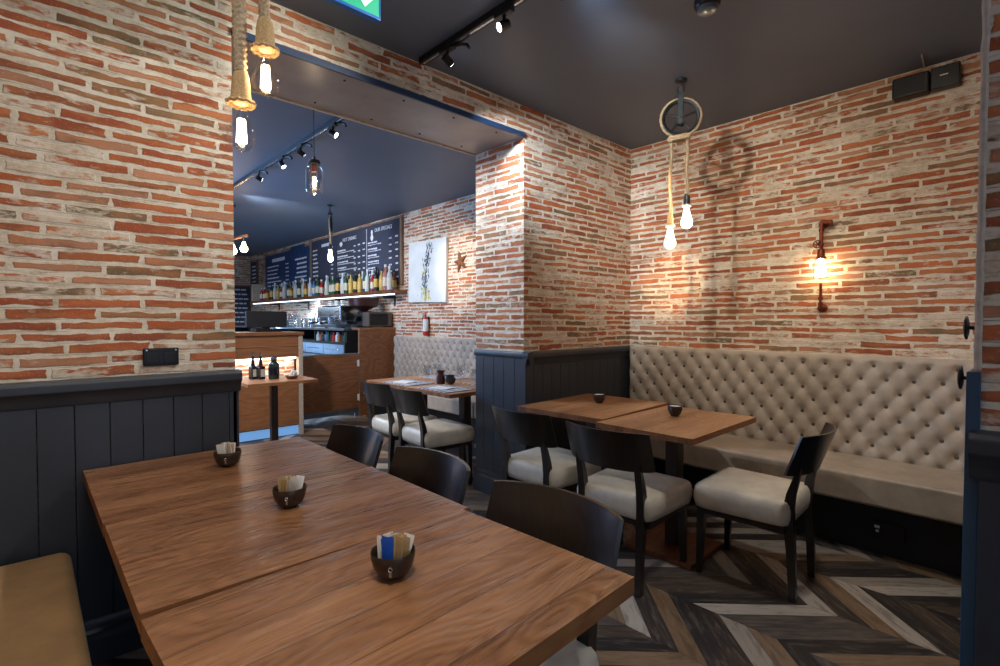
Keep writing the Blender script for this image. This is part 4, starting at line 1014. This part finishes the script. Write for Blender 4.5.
m = MB().box(-.23, .22, -.05, -.01, .05, .235, .008, 3); m.build('screen_back', M['plinth'], t)
m = MB().box(-.04, .04, -.01, .04, .03, .15, .004); m.build('stand', M['black'], t)
# stock on the counters seen through the gap
js = None
for i, (x, y, z, n_) in enumerate([(3.36, 8.02, 1.1805, 'nearest'), (3.36, 8.30, 1.1805, 'middle'), (3.36, 8.62, 1.1805, 'farthest')]):
    if js is None:
        m = MB(); m.lathe([(0, 0), (.055, 0), (.058, .004), (.056, .08), (.042, .12), (.048, .15), (.046, .15), (.040, .118), (0, .09)], 20); js = o = m.build('milk_jug', M['chrome'])
        h = MB().tube([(.052, 0, .13), (.085, 0, .12), (.09, 0, .06), (.056, 0, .035)], .006, 8).build('handle', M['chrome'], o)
    else: o = dup(js, (0, 0, 0))
    o.location = (x, y, z); tag(o, 'steel milk jug on the back bar left of the espresso machine, %s of three' % n_, 'jug', 'milk jugs on the back bar')
t = thing('glass_rack', 'blue dishwasher rack of glasses on the back bar beside the milk jugs', 'rack', (3.50, 9.1, 1.1805))
m = MB()
for k in range(3): m.box(-.22, .22, -.25, .25, k*.05, k*.05 + .012, .002)
for p in ((-.21, -.24), (.21, -.24), (.21, .24), (-.21, .24), (-.21, 0), (.21, 0)): m.box(p[0] - .012, p[0] + .012, p[1] - .012, p[1] + .012, 0, .115)
m.build('crate', M['bluepaint'], t)
g0 = None
for k in range(8):
    x, y = 3.36 + .13 * (k // 4), 8.90 + .12 * (k % 4)
    if g0 is None: m = MB(); m.lathe([(.028, 0), (.030, .002), (.036, .12), (.034, .12), (.028, .006), (0, .006)], 16); o = g0 = m.build('tumbler_glass', M['drinkglass'])
    else: o = g0.copy(); COL.objects.link(o)
    o.location = (x, y, 1.2925); tag(o, 'clear tumbler standing in the blue rack on the back bar', 'glass', 'tumblers in the blue rack')

# menu boards
def chalk_rows(parent, rows, r, x):
    """rows: list of (y0, y1, z, h): chalk strokes standing on the slate face at local x; one part for each written line"""
    for y0, y1, z, h in rows:
        m = MB(); y = y0
        while y < y1:
            w_ = r.uniform(.02, .07); e = min(y + w_, y1)
            m.box(x - .0035, x - .0005, y, e, z - h/2 + r.uniform(-.004, .004), z + h/2, 0); y = e + r.uniform(.008, .016)
        m.build('text_line', M['chalk'], parent, smooth=0)
def text(name, body, size, parent, loc, mat):
    cu = bpy.data.curves.new(name, 'FONT'); cu.body = body; cu.size = size; cu.extrude = .001; cu.align_x = 'CENTER'; cu.align_y = 'CENTER'
    o0 = bpy.data.objects.new(name, cu); COL.objects.link(o0); dg = bpy.context.evaluated_depsgraph_get(); dg.update()
    me = bpy.data.meshes.new_from_object(o0.evaluated_get(dg)); bpy.data.objects.remove(o0)
    o = bpy.data.objects.new(name, me); COL.objects.link(o); me.materials.append(mat); o.parent = parent
    o.location = loc; o.rotation_euler = (PI/2, 0, -PI/2); return o
rc = random.Random(11)
t = thing('menu_board', 'large grey chalk menu board in two columns with pale frame above the bar shelf', 'menu board', (XW - .003, 6.08, 1.80))
W_, H_ = 2.02, .92
m = MB().box(-.025, 0, .03, W_, 0, H_, .002); m.build('slate', M['slate'], t)
m = MB().box(-.040, 0, -.01, .035, -.02, H_ + .02, .003).box(-.030, 0, .036, W_, H_ - .0, H_ + .02, .002); m.build('frame', M['frame'], t)
m = MB().box(-.0275, -.024, .985, .995, .02, H_ - .04); m.build('divider_line', M['chalk'], t)
text('lettering', 'OUR SPECIALS', .075, t, (-.028, .50, .83), M['chalk']); text('lettering', 'HOT DRINKS', .080, t, (-.028, 1.55, .80), M['chalk'])
m = MB(); rows = []
for k in range(7):
    z = .66 - k * .095
    rows += [(.62 + rc.uniform(0, .12), .95, z, .022), (.42 + rc.uniform(0, .25), .95, z - .034, .012), (.10, .17, z + .02, .022), (.27, .34, z + .01, .022)]
    if k < 6: rows += [(1.60 + rc.uniform(0, .1), 1.98, z - .02, .022), (1.30 + rc.uniform(0, .2), 1.98, z - .054, .012), (1.05, 1.12, z + .02, .020), (1.20, 1.27, z + .016, .020), (1.35, 1.41, z + .012, .018)]
chalk_rows(t, rows, rc, -.025)
m = MB(); m.lathe([(0, 0), (.03, .02), (.045, .06), (.02, .10), (.03, .13), (.02, .16), (0, .17)], 8, (0, 0, 0), Matrix.Translation((-.026, .83, .68)) @ Matrix.Diagonal((.05, 1, 1, 1)))
m.lathe([(0, 0), (.05, .03), (.05, .06), (0, .09)], 8, (0, 0, 0), Matrix.Translation((-.026, 1.85, .70)) @ Matrix.Diagonal((.05, 1, 1, 1))); m.build('chalk_drawing', M['chalk'], t)
t = thing('menu_board', 'narrow grey chalk menu board behind the hanging rope bulb', 'menu board', (XW - .003, 8.13, 1.80))
m = MB().box(-.025, 0, 0, .98, 0, .92, .002); m.build('slate', M['slate'], t)
m = MB().box(-.036, 0, .985, 1.04, -.02, .95, .003); m.build('frame', M['frame'], t)
m = MB(); rows = [(.25, .55, .80, .05)]
for k in range(9): rows += [(.70 + rc.uniform(0, .06), .92, .74 - k*.075, .025), (.10, .18, .74 - k*.075, .02)]
chalk_rows(t, rows, rc, -.025)
t = thing('menu_board', 'blue chalk menu board at the left end of the bar shelf', 'menu board', (XW - .003, 9.22, 1.80))
m = MB().box(-.025, 0, 0, 2.30, 0, .86, .002); m.build('slate', M['slateblue'], t)
m = MB().box(-.035, 0, 2.305, 2.34, 0, .88, .002).box(-.03, 0, 0, 2.30, .861, .88, .002); m.build('frame', M['frame'], t)
m = MB(); rows = [(1.2, 1.9, .74, .07), (.25, .75, .80, .09)]
for k in range(7): rows += [(.12, .55 + rc.uniform(0, .15), .66 - k*.085, .030), (1.35 + rc.uniform(0, .3), 2.2, .62 - k*.08, .022), (1.0, 1.15, .62 - k*.08, .02)]
chalk_rows(t, rows, rc, -.025)
m = MB().box(-.045, -.026, .20, .85, .74, .92, .003); m.build('header_plaque', M['slateblue'], t)
t = thing('menu_board', 'slim vertical dark board on the far end of the bar wall', 'menu board', (XW - .003, 12.08, 1.80))
m = MB().box(-.03, 0, 0, .40, 0, .82, .003); m.build('slate', M['slate'], t)
m = MB(); rows = [(.08, .32, .80 - .09 - k*.085, .03) for k in range(8)]; chalk_rows(t, rows, rc, -.03)
m = MB().box(-.04, 0, -.03, 0, -.03, .85, .002).box(-.04, 0, .40, .43, -.03, .85, .002); m.build('frame', M['frame'], t)
t = thing('wall_sign', 'dark sign with white lettering rows on the far end wall', 'sign', (3.45, YE - .003, 1.15))
m = MB().box(-.45, .38, -.03, 0, 0, .92, .003); m.build('panel', M['slate'], t)
r2 = random.Random(4)
for k in range(8):
    z = .86 - k * .105; x = -.36 + r2.uniform(0, .1); m = MB()
    while x < .28: w_ = r2.uniform(.04, .12); m.box(x, x + w_, -.034, -.0305, z - .03, z); x += w_ + .02
    m.build('text_line', M['chalk'], t, smooth=0)
m = MB().box(-.48, -.45, -.04, 0, -.03, .95, .002).box(.38, .40, -.04, 0, -.03, .95, .002).box(-.45, .38, -.04, 0, .92, .95, .002).box(-.45, .38, -.04, 0, -.03, 0, .002); m.build('frame', M['shelfwood'], t)

# painting, starfish, canister
t = thing('painting', 'pale canvas with dark upright plant painting on the bar wall', 'painting', (XW - .004, 5.49, 1.53)); t.rotation_euler = (math.radians(1.2), 0, 0)
m = MB().box(-.035, 0, -.42, .42, 0, .80, .003); m.build('canvas', M['canvas'], t)
rp = random.Random(5)
def strokes(m, n, zlo, zhi, spread):
    for k in range(n):
        z = rp.uniform(zlo, zhi); y = -.02 + .05 * math.sin(z * 6) + rp.gauss(0, spread); L = rp.uniform(.03, .09); w_ = rp.uniform(.004, .012); a = rp.gauss(0, .5)
        Mx = Matrix.Translation((-.0355, y, z)) @ Matrix.Rotation(a, 4, 'X')
        m.lathe([(0, -L/2), (w_*.8, -L*.2), (w_, .0), (w_*.5, L*.3), (0, L/2)], 6, mat=Mx @ Matrix.Diagonal((.12, 1, 1, 1)))
m = MB(); strokes(m, 110, .12, .76, .045); m.tube([(-.036, -.02 + .05*math.sin(z*6), z) for z in [.08 + .68*i/20 for i in range(21)]], .004, 6); m.build('painted_stems', M['paint_dark'], t)
m = MB(); strokes(m, 34, .03, .18, .07); strokes(m, 3, .35, .45, .05); m.build('painted_flowers', M['paint_yellow'], t)
t = thing('starfish', 'brown starfish ornament lit on the bar wall right of the painting', 'wall ornament', (XW - .004, 4.81, 2.0))
m = MB(); c = m.bm.verts.new((-.034, 0, 0)); ring = []; rl = []
for k in range(30):
    a = 2*PI*k/30 + .25; q = (k % 6); f = [1, .66, .40, .33, .40, .66][q]; R = .135 * f
    ring.append(m.bm.verts.new((-.008 - .016*(1 - f), R*math.sin(a), R*math.cos(a)))); rl.append(m.bm.verts.new((0, R*1.0*math.sin(a), R*1.0*math.cos(a))))
mid = [m.bm.verts.new((-.030, v.co.y*.5, v.co.z*.5)) for v in ring]
for k in range(30):
    j = (k+1) % 30; m.bm.faces.new((c, mid[k], mid[j])); m.bm.faces.new((mid[k], ring[k], ring[j], mid[j])); m.bm.faces.new((ring[k], rl[k], rl[j], ring[j]))
m.bm.faces.new(rl); m.build('body', M['star'], t, smooth=60)
t = thing('fire_extinguisher', 'small red topped canister with white label hung on the brick wall below the painting', 'fire extinguisher', (XW - .055, 5.48, 1.10))
m = MB(); m.lathe([(0, 0), (.032, 0), (.036, .006), (.036, .19), (.032, .215), (.018, .235), (0, .235)], 20); m.build('cylinder', M['red'], t)
m = MB(); m.lathe([(.0364, .055), (.0370, .06), (.0370, .200), (.0335, .212)], 20); m.build('label', M['white'], t)
m = MB().cyl((0, 0, .235), (0, 0, .262), .014, n=12).box(-.055, .012, -.008, .008, .262, .272, .002).box(-.050, .012, -.008, .008, .282, .292, .002).box(.0, .012, -.008, .008, .262, .292, .002); m.build('valve', M['red'], t)
m = MB().tube([(.0, .014, .25), (0, .05, .255), (0, .066, .22), (0, .064, .10)], .006, 8); m.build('hose', M['black'], t)
m = MB().box(.036, .055, -.02, .02, .10, .24, .002); m.build('bracket', M['iron'], t)

# pendants beyond the opening
pulley_pendant('small pulley pendant with knotted rope and lit bulb before the menu boards', 2.872, 6.26, math.radians(60), .95, 2.53, [(-.030, -.33, False), (.034, -.345, False)], None)
t = thing('jar_pendant', 'clear glass jar pendant with lit filament bulb beyond the opening', 'pendant lamp', (1.335, 3.13, 2.275))
m = MB(); m.lathe([(.030, .010), (.034, .004), (.034, -.010), (.044, -.022), (.053, -.040), (.053, -.160), (.046, -.178), (.0, -.182)], 28); m.build('jar', M['jarglass'], t)
m = MB(); m.lathe([(0, .022), (.034, .020), (.0365, .014), (.0365, -.002), (.033, -.004), (0, -.004)], 24).cyl((0, 0, .02), (0, 0, .05), .012, .006, 12); m.build('lid', M['iron'], t)
m = MB().cyl((0, 0, -.004), (0, 0, -.050), .016, n=14); m.build('socket', M['copper'], t)
m = MB().cyl((0, 0, .05), (0, 0, HC - 2.275 - .02), .0022, n=8).lathe([(0, HC - 2.275), (.04, HC - 2.275), (.04, HC - 2.255), (0, HC - 2.262)], 20); m.build('cord', M['iron'], t)
bb = bulb_mesh(.026, .105); bmesh.ops.translate(bb.bm, verts=bb.bm.verts[:], vec=(0, 0, -.050)); b = bb.build('bulb', M['glass'], t)
f = filament_mesh(.105, .011, 7); bmesh.ops.translate(f.bm, verts=f.bm.verts[:], vec=(0, 0, -.050)); f.build('filament', M['fil'], b)
lamp((1.335, 3.13, 2.16), 2.5, (1, .76, .48), r=.006)
t = thing('bar_pendant', 'hanging bar of lit bulbs at the left edge of the opening', 'pendant lamp', (1.95, 7.11, 2.32), math.radians(-43))
m = MB().cyl((0, 0, .03), (0, 0, HC - 2.32), .010).lathe([(0, HC - 2.32), (.05, HC - 2.32), (.05, HC - 2.34), (0, HC - 2.345)], 20); m.build('rod', M['iron'], t)
m = MB().cyl((-.18, 0, -.02), (.20, 0, .06), .020, n=14); m.build('cross_bar', M['shelfwood'], t)
for k in range(3):
    x = -.13 + .14 * k; z = -.015 + .03 * k
    m = MB().cyl((x, 0, z), (x, 0, z - .07), .018, .020, 12); s_ = m.build('socket', M['iron'], t)
    bb = bulb_mesh(.045, .13); bmesh.ops.translate(bb.bm, verts=bb.bm.verts[:], vec=(x, 0, z - .07)); bb.build('bulb', M['bulbglow'], s_)

# small table before the counter
table('side_table', 'small walnut table with condiment bottles by the end of the left brick wall', 1.70, 4.95, .62, .56, 0, 'barwood', None, .030, .745, 'barwood', .06, .38)
q0 = None
for dx, lab in ((-.036, 'slim dark condiment bottle with pourer on the small table, left one of the pair'), (.036, 'slim dark condiment bottle with pourer on the small table, right one of the pair')):
    if q0 is None:
        q0 = o = thing('condiment_bottle', lab, 'bottle', (0, 0, 0), .3, 'pair of condiment bottles')
        MB().box(-.030, .030, -.030, .030, 0, .120, .008, 3).cyl((0, 0, .116), (0, 0, .178), .022, .012, 14).cyl((0, 0, .178), (0, 0, .215), .011, n=12).build('bottle', M['bt_darkb'], o)
        MB().cyl((0, 0, .215), (0, 0, .235), .012, .009, 12).cyl((0, 0, .235), (0, 0, .252), .004, n=8).build('pourer', M['chrome'], o)
        MB().box(-.022, .022, -.0315, -.0295, .025, .095).build('label', M['label_w'], o)
    else: o = dup(q0, (0, 0, 0), .3, lab)
    o.location = (1.575 + dx * math.cos(-.75), 5.02 + dx * math.sin(-.75), .7460)
t = thing('condiment_bottle', 'single rounded dark bottle with pale stopper on the small table', 'bottle', (1.70, 4.94, .7460))
m = MB(); m.lathe([(0, 0), (.044, 0), (.048, .006), (.048, .125), (.042, .145), (.026, .160), (.026, .185), (0, .185)], 20); m.build('bottle', M['bt_olive'], t)
m = MB(); m.lathe([(.030, .180), (.031, .186), (.031, .202), (.024, .208), (0, .208)], 18); m.build('stopper', M['chrome'], t)
m = MB(); m.lathe([(.0485, .04), (.049, .045), (.049, .105), (.0485, .11)], 20); m.build('label', M['bt_darkb'], t)
t = thing('sachet_dish', 'open wooden dish of sachets on the small table, right of the bottles', 'dish', (1.83, 4.84, .7460))
m = MB(); m.lathe([(0, 0), (.04, 0), (.058, .022), (.060, .030), (.056, .030), (.038, .008), (0, .006)], 20); m.build('dish', M['shelfwood'], t)
sx = None
for k in range(7):
    if sx is None:
        m = MB().box(-.014, .014, -.001, .001, 0, .075, .0006); sx = o = m.build('sugar_sachet', M['sach_white'])
    else: o = sx.copy(); COL.objects.link(o)
    a = k * 2*PI/7; o.location = (1.83 + .022*math.cos(a), 4.84 + .022*math.sin(a), .7545); o.rotation_euler = (.45*math.sin(a), .45*math.cos(a), a)
    tag(o, 'white sachet in the wooden dish on the small table', 'sachet', 'white sachets in the small table dish')

# laid far tables
p0 = None
for x, y, r_, lab in ((2.46, 3.28, 0, 'grey striped placemat at the near window-side seat of the far laid table'), (2.46, 3.82, 0, 'grey striped placemat in front of the chair next to the bar gate'),
                      (2.92, 3.26, 0, 'grey striped placemat on the bench side, nearer the navy pillar'), (2.92, 3.92, 0, 'grey striped placemat on the bench side, nearer the bar gate')):
    if p0 is None: o = p0 = MB().box(-.14, .14, -.20, .20, 0, .003, .001).build('placemat', M['mat'])
    else: o = p0.copy(); COL.objects.link(o)
    o.location = (x, y, .7462); tag(o, lab.replace('near window-side seat', 'chair beside the pillar'), 'placemat', 'striped placemats on the far tables')
n0 = None
for x, y, lab in ((2.44, 3.30, 'white folded napkin on the placemat nearest the navy pillar'), (2.44, 3.84, 'white folded napkin on the placemat next to the bar gate')):
    if n0 is None:
        m = MB().box(-.06, .06, -.09, .09, 0, .004, .0015).box(-.058, .060, -.088, .088, .004, .008, .0015); o = n0 = m.build('napkin', M['white'])
    else: o = n0.copy(); COL.objects.link(o)
    o.location = (x, y, .7494); o.rotation_euler = (0, 0, .2); tag(o, lab, 'napkin', 'napkins on the far tables')
w0 = None
for x, y, lab in ((2.68, 3.70, 'stemmed wine glass left of the dark pots on the far tables'), (2.78, 3.48, 'stemmed wine glass right of the dark pots, farther back'), (2.62, 3.09, 'stemmed wine glass nearest the navy pillar on the far tables'), (2.55, 3.66, 'stemmed wine glass beside the dark pots, front left')):
    if w0 is None:
        m = MB(); m.lathe([(0, 0), (.034, 0), (.034, .002), (.006, .007), (.004, .012), (.004, .060), (.012, .068), (.034, .090), (.040, .120), (.034, .160), (.033, .160), (.038, .120), (.031, .091), (.008, .072), (0, .070)], 20); o = w0 = m.build('wine_glass', M['drinkglass'])
    else: o = w0.copy(); COL.objects.link(o)
    o.location = (x, y, .7462); tag(o, lab, 'wine glass', 'wine glasses on the far tables')
t = thing('condiment_pot', 'tall dark brown pot with flared top on the far laid tables', 'pot', (2.625, 3.565, .7462))
m = MB(); m.lathe([(0, 0), (.034, 0), (.038, .010), (.036, .060), (.026, .085), (.030, .105), (.042, .118), (.038, .118), (.024, .100), (0, .095)], 20); m.build('body', M['capbrown'], t)
m = MB().tube([(.034, .0, .075), (.058, 0, .070), (.058, 0, .035), (.036, 0, .022)], .005, 8); m.build('handle', M['capbrown'], t)
t = thing('condiment_pot', 'low black bowl of sachets beside the brown pot on the far tables', 'bowl', (2.675, 3.49, .7462))
m = MB(); m.lathe([(0, 0), (.022, 0), (.038, .016), (.045, .040), (.043, .056), (.040, .056), (.041, .040), (.030, .016), (0, .008)], 20); m.build('bowl', M['bowl'], t)
m = MB()
for k in range(6): a = k*1.05; m.bar((.016*math.cos(a), .016*math.sin(a), .012), (.026*math.cos(a), .026*math.sin(a), .080), .022, .022, .002, .002)
m.build('packets', M['paint_dark'], t)

# ------------------------------------------------------------------ area lights, added fill and sky
def area(name, loc, to, sx, sy, energy, col):
    L = bpy.data.lights.new(name, 'AREA'); L.shape = 'RECTANGLE'; L.size = sx; L.size_y = sy; L.energy = energy; L.color = col
    o = bpy.data.objects.new(name, L); COL.objects.link(o); o.location = loc; aim(o, loc, to); return o
area('window_daylight', (.35, YS - .3, 1.6), (.35, 1.0, 1.3), 1.6, 1.6, 9, (.72, .84, 1.0))
area('shelf_led_light', (XW - .18, 8.9, 1.64), (XW - .12, 8.9, 0), .04, 5.6, 120, (.62, .80, 1.0))
area('recess_led_light', (1.0, 5.82, .862), (1.0, 5.84, 0), 2.4, .03, 8, (1.0, .93, .82))
area('under_counter_light', (3.10, 9.2, 1.12), (3.28, 9.2, .7), .03, 5.0, 80, (.35, .62, 1.0))
# unseen fill spots added under the ceilings of both rooms
def ceiling_fill(x, y, tx, ty, e, col=(1.0, .95, .88), size=120):
    o = spot((x, y, HC - .02), (tx, ty, 0), e, size, 1.0, col, .10); o.name = 'ceiling_fill'; return o
ceiling_fill(.25, .35, .20, 1.2, 80, size=100)
ceiling_fill(2.45, .45, 2.7, .8, 62)
ceiling_fill(.0, 1.1, .4, 1.5, 26)
for x, y in ((.2, 5.6), (.4, 7.6), (1.6, 9.6), (2.2, 11.0)): ceiling_fill(x, y, x + .3, y, 190, (.66, .80, 1.0), 140)
ceiling_fill(.7, 4.3, 2.4, 5.4, 300, (.95, .95, 1.0), 110)
ceiling_fill(.9, 3.5, 2.6, 3.9, 60, (.95, .95, 1.0), 110)
# added blue light from the bar's unseen left side, and an added ceiling uplight
area('bar_blue_fill', (.50, 6.4, 2.0), (1.8, 2.6, 1.0), 1.3, 1.4, 80, (.26, .52, 1.0))
area('bar_uplight_fill', (-.6, 6.6, 2.2), (.6, 6.7, HC), .3, 5.0, 90, (.42, .62, 1.0))
wd = bpy.data.worlds.new('sky'); SC.world = wd; wd.use_nodes = True
wn = wd.node_tree.nodes; bg = wn['Background']; bg.inputs[0].default_value = (.55, .74, 1.0, 1); bg.inputs[1].default_value = 1.5

# ------------------------------------------------------------------ camera
cam = bpy.data.cameras.new('camera'); co = bpy.data.objects.new('camera', cam); COL.objects.link(co)
cam.sensor_width = 36; cam.lens = 508 / 1000 * 36; cam.clip_start = .02; cam.clip_end = 60
yaw, pit = math.radians(46.96), math.atan(13 / 508)
F0 = Vector((math.cos(yaw), math.sin(yaw), 0)); R = Vector((math.sin(yaw), -math.cos(yaw), 0)); U0 = Vector((0, 0, 1))
Fw = F0 * math.cos(pit) - U0 * math.sin(pit); U = U0 * math.cos(pit) + F0 * math.sin(pit)
co.matrix_world = Matrix(((R.x, U.x, -Fw.x, 0), (R.y, U.y, -Fw.y, 0), (R.z, U.z, -Fw.z, 1.30), (0, 0, 0, 1)))
SC.camera = co
vs = SC.view_settings; vs.view_transform = 'Standard'; vs.look = 'None'; vs.gamma = 1; vs.exposure = 0.0; vs.use_curve_mapping = False
SC.cycles.use_denoising = True
SC.cycles.max_bounces = 8; SC.cycles.diffuse_bounces = 4; SC.cycles.transparent_max_bounces = 12
SC.cycles.sample_clamp_indirect = 4.0
